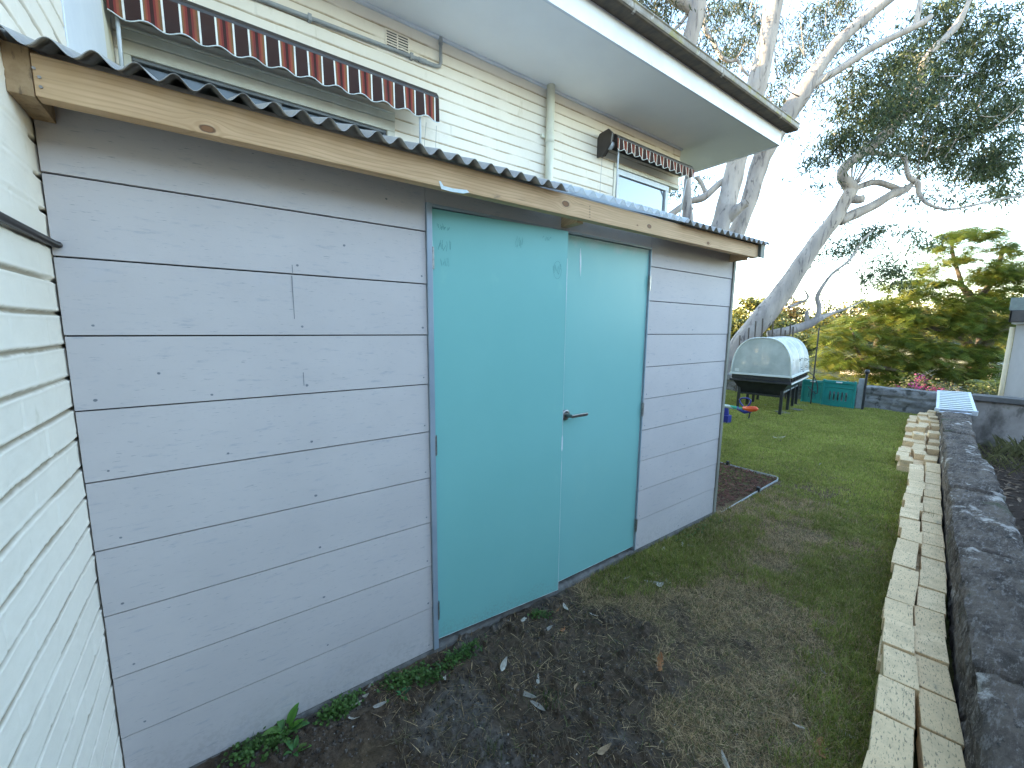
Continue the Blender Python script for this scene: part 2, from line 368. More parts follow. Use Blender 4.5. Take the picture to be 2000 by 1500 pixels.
M['hood'] = pbr('awning_hood', (.045, .035, .032), (.03, .025, .022), 9, rough=.45)
M['road'] = pbr('road', (.26, .23, .22), (.20, .18, .175), 1.5, rough=.9)

def awning_mat(name, x0, per):
    t = NT(name); sx = t.n('ShaderNodeSeparateXYZ'); t.l(t.coord(), sx.inputs[0])
    f = t.math('FRACT', t.math('DIVIDE', t.math('SUBTRACT', sx.outputs[0], x0), per))
    cr = t.n('ShaderNodeValToRGB'); cr.color_ramp.interpolation = 'CONSTANT'; t.l(f, cr.inputs[0])
    stops = [(0, (.78, .76, .70)), (.055, (.05, .026, .022)), (.47, (.78, .76, .70)), (.53, (.20, .10, .045)), (.585, (.26, .065, .04)), (.64, (.18, .035, .03)), (.70, (.045, .018, .016)),
             (.80, (.20, .036, .03)), (.86, (.28, .08, .045)), (.93, (.18, .095, .04))]
    el = cr.color_ramp.elements
    el[0].position = 0; el[0].color = (*stops[0][1], 1); el[1].position = stops[1][0]; el[1].color = (*stops[1][1], 1)
    for p, c_ in stops[2:]: e = el.new(p); e.color = (*c_, 1)
    c_ = t.mix(t.ramp(t.noise(9, 5), .45, .8), cr.outputs[0], t.mix(.35, cr.outputs[0], (.05, .045, .04)))
    return t.done(t.bsdf(c_, .8, spec=.2, bump=t.noise(500, 2), bdist=.0005))

# ================================================================== GROUND
WL = lambda x: -2.02+.151*x        # lawn-side edge of the stone wall
def gz(x, y):
    x = np.asarray(x, float); y = np.asarray(y, float)
    z = -.028-.0045*np.clip(x, 0, 12)
    nb = .10-.050*np.clip(x, 0, 12)
    z = z+(nb-z)*sst(WL(x)-.15, WL(x)-.22, y)
    z = z+(-1.45-z)*sst(12.0, 13.2, x)
    r = np.hypot(x, y)
    z = z+6*sst(90, 260, r)
    return z
CP = [(480,1480,0),(600,1480,0),(700,1360,0),(850,1330,0),(900,1290,0),(1000,1180,0),(1100,1180,0),(950,1400,0),(1000,1480,0),(850,1480,0),(1150,1300,0),(1220,1250,0),(1180,1200,0),(1250,1350,0),(1100,1400,0),(1330,1190,0.3),(1200,1440,0.2),(1150,1480,.4),(1050,1330,.3),(930,1440,.5),
 (1400,1150,1),(1500,1200,1),(1550,1050,1),(1590,985,1),(1450,1300,1),(1500,1400,1),(1400,1480,.9),(1560,1480,1.1),(1600,1300,1.1),(1350,1400,.8),(1540,960,1.1),(1300,1480,.7),(1480,1090,1),(1340,1280,.6),(1600,1200,1.1),
 (1250,1125,2.4),(1300,1095,2.5),(1215,1150,2.0),(1380,1045,2),(1350,1100,1.9),(1270,1165,1.7),(1200,1140,1.4),(1440,1020,1.6),(1480,980,1.2),(1650,1450,2),(1680,1300,2.1),(1640,1370,1.8),(1690,1150,2.1),(1650,1100,1.7),(1700,1000,2.1),(1640,1000,1.6),(1700,900,2),(1620,870,2),(1500,870,2),(1450,830,2),(1600,820,2),(1700,820,2),(1550,905,1.8),(1620,930,1.6),(1680,1230,2.0),(1600,1480,1.6),(1430,860,2),(1300,900,2)]
CPX = np.array([[*at(u, v, 2, -.04)[:2], c] for u, v, c in CP])
def gclass(x, y):      # 0 soil, 1 dead straw-coloured grass, 2 green grass
    x = np.asarray(x, float); y = np.asarray(y, float)
    s = np.zeros_like(x); ws = np.zeros_like(x)
    dist = np.maximum(x, .6)
    for (a, b, c) in CPX:
        sc = .10*max(a, .8)
        d2 = ((x-a)/(sc*1.6))**2+((y-b)/sc)**2
        wgt = 1/(d2+.15)**1.6; s += wgt*c; ws += wgt
    c = s/ws
    return c+(fbm(x*2.2, y*2.2, 5, 4)-.5)*1.1+(fbm(x*9, y*9, 9, 3)-.5)*.7
xs = np.concatenate([[-400, -150, -60, -20, -8, -3], np.linspace(-1, 4.2, 620), np.linspace(4.22, 5, 60), np.linspace(5.03, 12, 260), np.linspace(12.1, 14, 14), [17, 22, 30, 45, 65, 90, 120, 160, 220, 300, 420]])
ys = np.concatenate([[-400, -200, -100, -50, -25, -12, -6], np.linspace(-3.2, -1.72, 60), np.linspace(-1.70, .3, 300), np.linspace(.33, 5, 110), [6, 8, 12, 20, 40, 80, 150, 300, 420]])
Xg, Yg = np.meshgrid(xs, ys, indexing='ij')
near = (sst(-1.2, -.8, Xg)*sst(12, 11.5, Xg)*sst(-3.4, -3.1, Yg)*sst(5, 4.5, Yg))
cls = gclass(Xg, Yg)
soil = sst(.9, .2, cls)
hgt = (fbm(Xg*1.7, Yg*1.7, 21, 3)-.5)*.035+(fbm(Xg*9, Yg*9, 3, 5)-.5)*(.012+.034*soil)+np.maximum(fbm(Xg*34, Yg*34, 8, 3)-.52, 0)*.09*soil
hgt += .010*sst(.25, .0, np.abs(Yg+.05))*(Xg < 3.9)*(Xg > -.2)
Zg = gz(Xg, Yg)+hgt*near
lawn = sst(1.2, 1.9, cls)
cs = np.array([.13, .094, .066]); cdd = np.array([.17, .12, .07]); cg = np.array([.15, .15, .045])
dead = sst(.35, .95, cls)
Cg = cs+(cdd-cs)*dead[..., None]; Cg = Cg+(cg-Cg)*lawn[..., None]
grey = sst(.55, .68, fbm(Xg*3.1, Yg*3.1, 44, 4))*soil
Cg = Cg+(np.array([.20, .18, .16])-Cg)*grey[..., None]*.8
out = (Xg > 12.3) | (Yg > 6)
Cg = np.where(out[..., None], np.array([.055, .07, .03]), Cg)
nbm = sst(WL(Xg)-.1, WL(Xg)-.2, Yg)*(Xg < 12.3)
Cg = Cg+(np.array([.085, .058, .042])-Cg)*nbm[..., None]
Cg = np.where((Yg < -3.3)[..., None] & (Xg < 20)[..., None], np.array([.10, .10, .08]), Cg)   # the neighbour's yard
t = NT('ground_soil'); c = t.attr()
c = t.mix(t.ramp(t.noise(30, 8, rough=.75), .3, .7), t.mix(.55, c, (.0, .0, .0)), c)
c = t.mix(t.ramp(t.noise(160, 5), .66, .74), c, (.26, .23, .20))
c = t.mix(t.ramp(t.noise(11, 6), .55, .7), c, t.mix(.4, c, (.02, .016, .012)))
M['ground'] = t.done(t.bsdf(c, .95, bump=t.noise(70, 10, rough=.75), bdist=.02, bstr=.8, spec=.15))
n_, m_ = Xg.shape
g = npmesh('ground', np.stack([Xg, Yg, Zg], -1).reshape(-1, 3), gridfaces(n_, m_), mat=M['ground'], cols=Cg.reshape(-1, 3), smooth=True)
tag(g, kind='structure')
from bisect import bisect
def gh(x, y):       # ground height with its bumps
    i = np.clip(np.searchsorted(xs, x)-1, 0, n_-2); j = np.clip(np.searchsorted(ys, y)-1, 0, m_-2)
    a = (x-xs[i])/(xs[i+1]-xs[i]); b = (y-ys[j])/(ys[j+1]-ys[j])
    return Zg[i, j]*(1-a)*(1-b)+Zg[i+1, j]*a*(1-b)+Zg[i, j+1]*(1-a)*b+Zg[i+1, j+1]*a*b

# mulch bed outline (used to keep grass out)
MBX = [at(1405, 910, 2, -.05), at(1520, 937, 2, -.05), at(1418, 1004, 2, -.05)]
def in_mulch(x, y): return (x > 3.82) & (x < 5.30) & (y > .0) & (y < 1.6)

# ================================================================== HOUSE
H = 1.75; PIT = .0912; Z0 = 1.61; SOF = 3.99
house = thing('house', 'cream painted brick house with wide grey eave, brown gutter and striped awnings behind the shed', 'house', (0, 1.75, 0))
house.location = (0, 0, 0)
def brickfield(S, Z, seed, fill=None):
    wob = (fbm(S*5, Z*5, seed, 3)-.5)*.006
    zz = (Z+wob-Z0)/PIT; k = np.floor(zz); fz = zz-k
    d = np.minimum(fz, 1-fz)*PIT
    dep = .5+.9*vnoise(S*2.3, k*3.7, seed+3)
    jw = sst(.0035, .0075, d+(fbm(S*60, Z*60, seed+8, 2)-.5)*.003)
    L = .24; ss = (S+(k % 2)*L*.5)/L; b = np.floor(ss); fs = ss-b; ds = np.minimum(fs, 1-fs)*L
    jv = sst(.002, .006, ds+(fbm(S*50, Z*50, seed+9, 2)-.5)*.004)
    br = vnoise(b*7.3+.5, k*5.1+.5, seed+5)
    rough = (fbm(S*40, Z*40, seed+1, 4)-.5)*.0022+(fbm(S*9, Z*9, seed+2, 3)-.5)*.003
    hh = (br-.5)*.0035+rough
    lip = np.exp(-((d-.010)/.0035)**2)*.0012
    hj = 1-jw
    if fill is not None: hj = hj*fill
    h = hh*(1-hj)-.0075*dep*hj+lip-.0032*(1-jv)*(1-hj)*vnoise(b*3.1, k*2.2, seed+6)
    dirt = hj*sst(.15, .6, dep*vnoise(S*7, Z*20, seed+12)+.15)
    return h, dirt
# side wall of the wing (plane x=0)
sy_ = np.concatenate([np.linspace(-4, -1.1, 120), np.linspace(-1.095, .53, 330)]); sz = np.concatenate([np.linspace(-.3, 3.0, 820), np.linspace(3.01, 4, 60)])
S_, Z_ = np.meshgrid(sy_, sz, indexing='ij')
fill = np.where((Z_ > 1.80) & (Z_ < 2.24), sst(-.055, -.02, S_), 1.)
h_, d_ = brickfield(S_, Z_, 11, fill)
npmesh('wing_wall', np.stack([h_, S_, Z_], -1).reshape(-1, 3), gridfaces(*S_.shape)[:, ::1], mat=M['wall_side'], parent=house, cols=np.stack([d_.ravel()]*3, -1), smooth=True)
MB().box(-4, -.012, -4, 1.7, -.3, 3.97).build('wing_core', M['render'], house)
MB().box(-.03, .004, .534, 1.42, 2.2, 3.985).build('side_panel', M['panel'], house, bevel=.003)
MB().box(-.03, -.002, 1.423, 1.745, 2.2, 3.985).build('side_render', M['render'], house)
MB().tube([(.010, -4, 1.802), (.010, -.6, 1.802), (.012, -.02, 1.800), (.022, -.014, 1.797), (.027, -.012, 1.796)], [.010, .010, .010, .009, .004], 8).build('flashing_strip', M['hood'], house, smooth=True)
# front wall (plane y=H)
wx = np.concatenate([np.linspace(0.0, 2.6, 330), np.linspace(2.61, 5.63, 300)]); wz = np.linspace(2.1, SOF, 400)
S_, Z_ = np.meshgrid(wx, wz, indexing='ij')
h_, d_ = brickfield(S_, Z_, 23)
qx = (S_[:-1, :-1]+S_[1:, 1:])/2; qz = (Z_[:-1, :-1]+Z_[1:, 1:])/2
hole = ((qx > .03) & (qx < 1.655) & (qz < 3.275)) | ((qx > 4.36) & (qz < 3.515))
npmesh('front_wall', np.stack([S_, H-h_, Z_], -1).reshape(-1, 3), gridfaces(*S_.shape, keep=~hole), mat=M['wall_front'], parent=house, cols=np.stack([d_.ravel()]*3, -1), smooth=True)
MB().box(1.66, 4.355, H+.012, H+.1, 0, 3.97).box(0, 4.3, H+.1, H+.2, 0, 2.3).box(1.66, 5.625, H+.012, H+.1, 3.53, 3.97).build('wall_core', M['render'], house)
MB().box(5.56, 5.627, H+.01, 10.4, 3.50, 3.97).box(5.33, 5.40, H+.6, 10.4, -.3, 3.5).box(-4, 5.3, 10.3, 10.4, -.3, 3.9).box(5.33, 5.62, H+.1, 10.4, 3.46, 3.50).box(-4, -3.9, 1.72, 10.29, -.3, 3.9).box(5.20, 5.3, 1.9, 10.29, -.3, 2.2).build('end_wall', M['render'], house)
# window 1
w1 = MB().box(.035, 1.65, H-.022, H+.03, 3.215, 3.265).box(.035, 1.65, H-.012, H+.04, 3.138, 3.212).box(.035, 1.65, H-.030, H+.0, 3.266, 3.282)
w1.box(1.585, 1.65, H-.012, H+.04, 2.3, 3.137).box(.035, .07, H-.012, H+.04, 2.3, 3.137).build('window_surround', M['trim'], house, bevel=.003)
w1 = MB().box(.072, 1.583, H+.005, H+.05, 3.118, 3.137).box(.072, .095, H+.01, H+.05, 2.3, 3.117).box(1.56, 1.583, H+.01, H+.05, 2.3, 3.117).box(.81, .845, H+.005, H+.05, 2.3, 3.117).build('window', M['greyframe'], house, bevel=.002)
MB().box(.097, .808, H+.03, H+.036, 2.3, 3.116).box(.847, 1.558, H+.03, H+.036, 2.3, 3.116).build('pane', M['darkglass'], w1)
# window 2 (at the corner of the house)
MB().box(4.30, 5.626, H-.02, H+.05, 3.470, 3.513).box(4.30, 4.355, H-.01, H+.05, 2.3, 3.466).build('window_surround', M['trim'], house, bevel=.003)
w2 = MB().box(4.357, 5.41, H-.005, H+.05, 3.405, 3.466).box(5.345, 5.41, H-.005, H+.05, 2.3, 3.403).box(4.357, 4.40, H-.005, H+.05, 2.3, 3.403).build('window', M['aluframe'], house, bevel=.003)
MB().box(4.402, 5.343, H+.02, H+.027, 2.3, 3.403).build('pane', M['glass'], w2)
MB().box(5.33, 5.40, H+.052, H+.6, 2.3, 3.46).build('window_post', M['aluframe'], house)
# vent
v = MB().box(1.595, 1.79, H-.008, H+.01, 3.755, 3.765).box(1.595, 1.79, H-.008, H+.01, 3.872, 3.882).box(1.595, 1.605, H-.008, H+.01, 3.7652, 3.8718).box(1.78, 1.79, H-.008, H+.01, 3.7652, 3.8718).box(1.688, 1.698, H-.008, H+.01, 3.7652, 3.8718)
for k in range(5):
    z = 3.7755+k*.0195
    for a, b in ((1.6052, 1.6878), (1.6982, 1.7798)): v.box(a, b, H-.006, H+.01, z, z+.0085)
vent = v.build('air_vent', M['wall_front'], house)
MB().box(1.6, 1.785, H-.0015, H+.0, 3.76, 3.877).build('vent_shade', M['dark'], vent)  # flat near-black sheet stands for the shade behind the slats
# conduit, downpipe
cpth = [(0.0, H-.02, 3.690), (.73, H-.02, 3.712), (1.4, H-.02, 3.735), (2.02, H-.02, 3.752), (2.05, H-.02, 3.762), (2.062, H-.02, 3.79), (2.062, H-.02, 3.985)]
cond = MB().tube(cpth, .0135, 10).build('conduit', M['conduit'], house, smooth=True)
for x in (.42, 1.05, 1.80): MB().box(x-.012, x+.012, H-.037, H, 3.69+.031*x-.022, 3.69+.031*x+.022).build('conduit_clip', M['conduit'], cond, bevel=.002)
for p in ([(1.86, H-.02, 3.7475), (1.93, H-.02, 3.750)], [(2.062, H-.02, 3.93), (2.062, H-.02, 3.985)]): MB().tube(p, .018, 10).build('conduit_coupling', M['conduit'], cond, bevel=.002)
dp = MB().tube([(3.262, H-.05, 2.2), (3.262, H-.05, SOF)], .042, 18).tube([(3.262, H-.05, 3.45), (3.262, H-.05, 3.53)], .046, 18).build('downpipe', M['pipe'], house, smooth=True)
MB().box(3.20, 3.324, H-.022, H, 3.50, 3.53).tube([(3.19, H-.03, 3.515), (3.19, H-.0, 3.515)], .02, 10).build('pipe_bracket', M['pipe'], dp)
# eave
YF = .915; XE = 6.52
MB().box(-4.6, XE, YF, 11.2, SOF, SOF+.012).build('soffit', M['soffit'], house)
MB().box(0, 5.64, H-.028, H-.002, SOF-.022, SOF-.001).build('soffit_trim', M['fascia'], house, bevel=.003)
MB().box(-4.6, XE+.022, YF-.024, YF-.001, SOF-.012, SOF+.20).box(XE+.0005, XE+.022, YF, 11.2, SOF-.012, SOF+.20).build('fascia', M['fascia'], house, bevel=.002)
prof = [(YF-.026, 4.20), (YF-.026, 4.166), (YF-.140, 4.158), (YF-.155, 4.164), (YF-.162, 4.176), (YF-.150, 4.178), (YF-.150, 4.20)]
gt = MB().prism(prof, 0, -4.6, XE+.17).build('gutter', M['gut_in'], house)
prof2 = [(YF-.152, 4.179), (YF-.164, 4.178), (YF-.168, 4.190), (YF-.168, 4.222), (YF-.176, 4.230), (YF-.174, 4.240), (YF-.160, 4.238), (YF-.152, 4.225)]
MB().prism(prof2, 0, -4.6, XE+.172).build('gutter_face', M['gutter'], gt)
for x in (3.32, 4.75, 6.15): MB().prism([(YF-.138, 4.1575), (YF-.157, 4.162), (YF-.166, 4.177), (YF-.1705, 4.190), (YF-.1705, 4.222), (YF-.178, 4.231), (YF-.17, 4.242), (YF-.14, 4.19)], 0, x, x+.028).build('gutter_joint', M['gutter'], gt)
MB().hexa([(-4.6, YF-.05, 4.225), (XE+.1, YF-.05, 4.225), (XE+.1, 6, 7.3), (-4.6, 6, 7.3), (-4.6, YF-.05, 4.245), (XE+.1, YF-.05, 4.245), (XE+.1, 6, 7.35), (-4.6, 6, 7.35)]) \
    .hexa([(-4.6, 6.001, 7.3), (XE+.1, 6.001, 7.3), (XE+.1, 11.3, 4.2), (-4.6, 11.3, 4.2), (-4.6, 6.001, 7.35), (XE+.1, 6.001, 7.35), (XE+.1, 11.3, 4.25), (-4.6, 11.3, 4.25)]) \
    .prism([(1.0, 4.19), (11.1, 4.19), (6, 7.2)], 0, XE-.1, XE-.05).build('roof', M['roof'], house)
MB().box(-4, 5.3, 6, 15, -.3, 9.6).build('sun_blocker', M['render'], house)  # unseen block added to keep the low sun off the gum trees
# awnings
def awning(xa, xb, ztop, zbot, per, x0, wave, arms, name_m, curl=0):
    mat = awning_mat(name_m, x0, per)
    yf = H-.2
    n = int((xb-xa)/.006); X = np.linspace(xa, xb, n); rows = 12; V = []
    for r in range(rows+1):
        f = r/rows
        sc = .011*np.cos((X-x0)/per*2*np.pi*1.0+2.6)
        z = ztop+(zbot-ztop)*f+sc*f
        y = yf-.012-.008*f+wave*f*np.sin((X-x0)/per*2*np.pi*1.0+1.3)
        V.append(np.stack([X, y, z], -1))
    V = np.array(V).transpose(1, 0, 2)
    aw = MB().prism([(H-.002, ztop+.05), (H-.06, ztop+.085), (yf+.02, ztop+.055), (yf-.012, ztop+.02), (yf-.012, ztop-.004), (yf+.03, ztop-.004), (yf+.05, ztop+.0), (H-.002, ztop-.02)][::-1] if False else
                    [(H-.002, ztop-.02), (yf+.05, ztop+.0), (yf+.03, ztop-.004), (yf-.012, ztop-.004), (yf-.012, ztop+.02), (yf+.02, ztop+.055), (H-.06, ztop+.085), (H-.002, ztop+.05)], 0, xa+.002, xb).build('awning', M['hood'], house, bevel=.003)
    npmesh('valance', V.reshape(-1, 3), gridfaces(n, rows+1), mat=mat, parent=aw, smooth=True).modifiers.new('s', 'SOLIDIFY').thickness = .0015
    e = MB().tube([tuple(p+np.array([0, -.001, 0])) for p in V[::3, -1]], .0032, 6).build('valance_piping', M['whitepl'], aw, smooth=True)
    for (a, b) in arms: MB().tube([a, b], .0095, 8).build('arm', M['aluframe'], aw, smooth=True)
    return aw
a1 = awning(.012, 1.945, 3.395, 3.225, .1665, .0715, .008, [((.046, H-.19, 3.24), (.022, H-.02, 2.90)), ((1.79, H-.19, 3.225), (1.86, H-.02, 2.98))], 'awning_stripes')
a2 = awning(4.10, 5.635, 3.665, 3.552, .138, 4.13, .009, [((4.155, H-.19, 3.57), (4.345, H-.01, 3.05)), ((5.515, H-.19, 3.56), (5.66, H-.01, 3.02))], 'awning_stripes_small')
MB().prism([(H-.001, 3.50), (H-.09, 3.49), (H-.20, 3.60), (H-.215, 3.70), (H-.16, 3.755), (H-.03, 3.745), (H-.001, 3.70)], 0, 4.005, 4.03).build('end_cap', M['hood'], a2, bevel=.006)
MB().prism([(H-.001, 3.52), (H-.06, 3.52), (H-.17, 3.64), (H-.17, 3.725), (H-.03, 3.735), (H-.001, 3.69)], 0, 4.0305, 4.098).build('hood_end', M['hood'], a2, bevel=.004)
MB().tube([(4.03, H-.13, 3.61), (4.10, H-.13, 3.61)], .045, 16).build('roller', M['aluframe'], a2, smooth=True)
MB().tube([(4.035, H-.06, 3.52), (4.04, H-.04, 3.2), (4.06, H-.03, 2.95)], .0018, 5).build('cord', M['conduit'], a2)
for k in range(2): MB().tube([(1.86+.09*k, H-.15, 3.22), (1.87+.10*k, H-.09, 3.1), (1.90+.11*k, H-.03, 2.9)], .0015, 5).build('cord', M['conduit'], a1)

# ================================================================== SHED
shed = thing('garden_shed', 'grey weatherboard lean-to shed with teal double doors and raw pine roof beam', 'shed')
SB = .2207; LZ = [1.549+SB*2-SB*i for i in range(10)]; LZ[9] = 0.0     # bottom edge of every board
def cladding(name, x0, x1, ztop, screws, joint=None):
    m = MB(); zs = [ztop]+LZ
    for i in range(10):
        zt, zb = (zs[i], zs[i+1]); zt2 = zt+(.012 if i else 0)
        zt2 = zt-(.0045 if i else 0); yb = -.0065; yt = -.0035
        m.add([(x0, yb, zb), (x1, yb, zb), (x1, yt, zt2), (x0, yt, zt2), (x0, .008, zb), (x1, .008, zb), (x1, .008, zt2), (x0, .008, zt2)],
              [(0, 1, 2, 3), (4, 7, 6, 5), (0, 4, 5, 1), (3, 2, 6, 7), (0, 3, 7, 4), (1, 5, 6, 2)])
    cl = m.build(name, M['fc'], shed)
    b = cl.modifiers.new('bevel', 'BEVEL'); b.width = .0012; b.segments = 2
    MB().box(x0+.002, x1-.002, .0082, .014, .002, ztop-.002).build('lap_shade', M['dark'], cl)  # near-black sheet paints the shadow line under each board
    s = MB()
    for (x, i, dz) in screws:
        z = LZ[i]+dz; y = -.0065+.003*dz/SB-.0006; r = .0042*random.uniform(.8, 1.3)
        V = [(x+r*math.cos(a)*random.uniform(.85, 1.15), y, z+r*.9*math.sin(a)*random.uniform(.85, 1.15)) for a in np.linspace(0, 2*math.pi, 9)[:-1]]
        s.add(V, [tuple(range(8))])
    s.build('screw_head', M['screw'], cl)
    if joint:
        j = MB()
        for (x, za, zb, yy) in joint: j.box(x-.0011, x+.0011, yy-.0008, yy, za, zb)
        j.build('board_joint', M['screw'], cl)
    return cl
scr = [(.05+.008*((i*7) % 3), i, .028) for i in range(2, 9)]+[(.61+.004*i, i, .03) for i in range(1, 10)]+[(1.095, i, .03) for i in range(1, 10)]+[(.36, 4, .03), (.33, 3, .02), (.78, 1, .12), (.5, 0, .16), (.95, 0, .10), (.9, -1+1, .2), (.2, 3, .1)]
cladding('weatherboard_cladding', .0045, 1.117, 2.30, scr, [(.594, LZ[2]+.006, LZ[1]-.009, -.0049), (.597, LZ[1]+.002, LZ[1]+.03, -.0063), (.612, LZ[3]+.03, LZ[3]+.08, -.0058)])
scr2 = [(2.725, i, .03) for i in range(2, 10)]+[(3.24, i, .03) for i in range(1, 10)]
cladding('weatherboard_cladding', 2.693, 3.764, 2.30, scr2)
MB().box(1.119, 2.691, -.004, .01, 2.109, 2.30).build('header_board', M['fc'], shed)
# frame and doors
fr = MB().box(1.1185, 1.144, -.016, .06, -.004, 2.107).box(2.684, 2.6915, -.012, .06, 0.0, 2.107).box(1.1445, 2.6838, -.012, .06, 2.093, 2.107).build('door_frame', M['frame'], shed, bevel=.0015)
MB().box(1.1445, 2.6835, .037, .05, .0, 2.092).build('opening_shade', M['dark'], shed)  # near-black sheet across the opening, painted as the darkness behind the leaves
def hinges(par, x, s):
    for z in (1.880, 1.037, .197):
        MB().tube([(x, -.010, z-.047), (x, -.010, z-.0155)], .0078, 10).tube([(x, -.010, z-.0145), (x, -.010, z+.0145)], .0078, 10).tube([(x, -.010, z+.0155), (x, -.010, z+.047)], .0078, 10) \
            .box(min(x, x-.012*s), max(x, x-.012*s), -.0135, -.0115, z-.045, z+.045).build('hinge', M['hinge'], par, smooth=False)
DW = .757
dl = MB().box(0, DW, 0, .035, .033, 2.089).build('door', M['door'], shed, bevel=.0012)
dl.location = (1.148, 0.0, 0); dl.rotation_euler = (0, 0, -math.asin(.058/DW)); dl['label'] = 'left teal door leaf standing slightly proud'
def strip(par, pts, wid, mat, name, y):
    m = MB(); V = []
    for i, (x, z) in enumerate(pts):
        a = pts[max(i-1, 0)]; b = pts[min(i+1, len(pts)-1)]; d = np.array([b[0]-a[0], b[1]-a[1]]); d = d/(np.linalg.norm(d)+1e-9); n = np.array([-d[1], d[0]])
        ww = wid[i] if hasattr(wid, '__len__') else wid
        V += [(x-n[0]*ww/2, y, z-n[1]*ww/2), (x+n[0]*ww/2, y, z+n[1]*ww/2)]
    m.add(V, [(2*i, 2*i+1, 2*i+3, 2*i+2) for i in range(len(pts)-1)]); return m.build(name, mat, par)
zz = np.linspace(.035, 1.95, 120)
strip(dl, [(DW-.0025, z) for z in zz], [.0012+.0035*max(0, vnoise(0., z*9, 3)-.25)+(.010 if .90 < z < .98 else 0)*(vnoise(0, z*30, 4)) for z in zz], M['filler'], 'edge_filler', -.0008)
strip(dl, [(x, .0355) for x in np.linspace(.0, DW, 60)], [.0012+.003*vnoise(x*30, 0, 5) for x in np.linspace(0, DW, 60)], M['filler'], 'edge_filler', -.0008)
def scribble(par, cx, cz, w_, h_, seed, wid=.0013, circle=False):
    r_ = random.Random(seed); m = MB()
    if circle: strokes = [[(cx+w_*math.cos(a), cz+h_*math.sin(a)) for a in np.linspace(.4, 6.4, 24)]]
    else: strokes = []
    for k in range(5):
        x0 = cx-w_+2*w_*k/5; strokes.append([(x0+r_.uniform(-.2, .8)*w_*.5, cz+r_.uniform(-1, 1)*h_*.8) for _ in range(4)])
    for st in strokes:
        P = smooth_path([(a, 0, b) for a, b in st], 4) if len(st) < 20 else [(a, 0, b) for a, b in st]
        V = []
        for i, p in enumerate(P):
            q = P[min(i+1, len(P)-1)]; o_ = P[max(i-1, 0)]; d = np.array([q[0]-o_[0], q[2]-o_[2]]); d /= np.linalg.norm(d)+1e-9
            V += [(p[0]+d[1]*wid/2, -.0007, p[2]-d[0]*wid/2), (p[0]-d[1]*wid/2, -.0007, p[2]+d[0]*wid/2)]
        m.add(V, [(2*i, 2*i+1, 2*i+3, 2*i+2) for i in range(len(P)-1)])
    m.build('pencil_mark', M['pencil'], par)
scribble(dl, .055, 2.02, .03, .018, 1); scribble(dl, .06, 1.94, .03, .03, 2); scribble(dl, .06, 1.87, .02, .025, 3, .0009); scribble(dl, .45, 2.0, .02, .04, 4, .0009); scribble(dl, .62, 2.035, .03, .015, 5, .0009); scribble(dl, .69, 1.885, .026, .045, 6, .0011, True)
hinges(dl, -.002, 1)
for h in dl.children:
    pass
dr = MB().box(1.908, 2.681, 0.0005, .035, .031, 2.091).build('door', M['door2'], shed, bevel=.0012)
dr['label'] = 'right teal door leaf with lever handle and white smears'
hinges(dr, 2.684, -1)
strip(dr, [(2.052, 2.03), (2.054, 1.99), (2.057, 1.95), (2.058, 1.91), (2.060, 1.875)], [.002, .012, .014, .009, .002], M['filler'], 'filler_smear', -.0009)
strip(dr, [(x, .0345) for x in np.linspace(1.95, 2.68, 50)], [.0012+.003*vnoise(x*30, 0, 15) for x in np.linspace(1.95, 2.68, 50)], M['filler'], 'edge_filler', -.0009)
strip(dr, [(x, 2.086+.002*math.sin(x*30)) for x in np.linspace(1.95, 2.67, 50)], [.001+.010*max(0, vnoise(x*22, 0, 19)-.4) for x in np.linspace(1.95, 2.67, 50)], M['filler'], 'edge_filler', -.0009)
strip(dr, [(2.678, z) for z in np.linspace(.04, 2.08, 60)], [.0008+.0025*vnoise(0, z*12, 7) for z in np.linspace(.04, 2.08, 60)], M['filler'], 'edge_filler', -.0009)
hd = MB().tube([(1.972, .0, 1.083), (1.972, -.009, 1.083)], .031, 28).tube([(1.972, -.008, 1.083), (1.972, -.012, 1.083)], [.030, .024], 28).tube([(1.972, -.011, 1.083), (1.972, -.062, 1.083)], .0105, 16).build('door_handle', M['steel'], dr, smooth=False, bevel=.001)
MB().prism([(1.960, 1.075), (2.085, 1.074), (2.095, 1.078), (2.095, 1.090), (2.088, 1.094), (1.962, 1.093)], 1, -.068, -.058).build('lever', M['steel'], hd, bevel=.003)
hd.data.name = 'door_handle'
# beam and rafters
kn = [(*at(405, 252, 1, -.17).xz, .0105), (*at(1105, 398, 1, -.17).xz, .013), (*at(1268, 442, 1, -.17).xz, .011), (*at(1383, 475, 1, -.17).xz, .010), (*at(1245, 440, 1, -.17).xz, .004)]
M['pine'] = pine('raw_pine', kn)
M['pine_end'] = pbr('pine_end_grain', (.42, .28, .15), (.33, .21, .105), 30, (1, 1, 1), rough=.8, bump=.4, bscale=120, layers=[((.17, .11, .06), 70, .55, .7, (1, 1, .3))])
bz0, bz1 = 2.122, 2.136
beam = MB().hexa([(.0475, -.17, bz0), (3.80, -.17, bz1), (3.80, -.125, bz1), (.0475, -.125, bz0), (.0475, -.17, bz0+.095), (3.80, -.17, bz1+.095), (3.80, -.125, bz1+.11), (.0475, -.125, bz0+.11)]).build('roof_beam', M['pine'], shed, bevel=.0025)
nl = MB()
for (u, v) in [(66, 133), (77, 151), (80, 170)]:
    p = at(u, v, 1, -.1712); nl.tube([p, p+Vector((0, -.002, 0))], .0036, 8)
nl.build('nail_head', M['steel'], beam)
nh = MB()
for k in range(5):
    p = at(1152, 403+k*5.4, 1, -.1705); nh.tube([p, p+Vector((0, -.0012, 0))], .0022, 6)
nh.build('nail_hole', M['dark'], beam)
pm = [at(u, v, 1, -.1715) for u, v in [(857, 353), (861, 354), (866, 363), (885, 368), (912, 371), (917, 376), (905, 378), (880, 374), (862, 369)]]
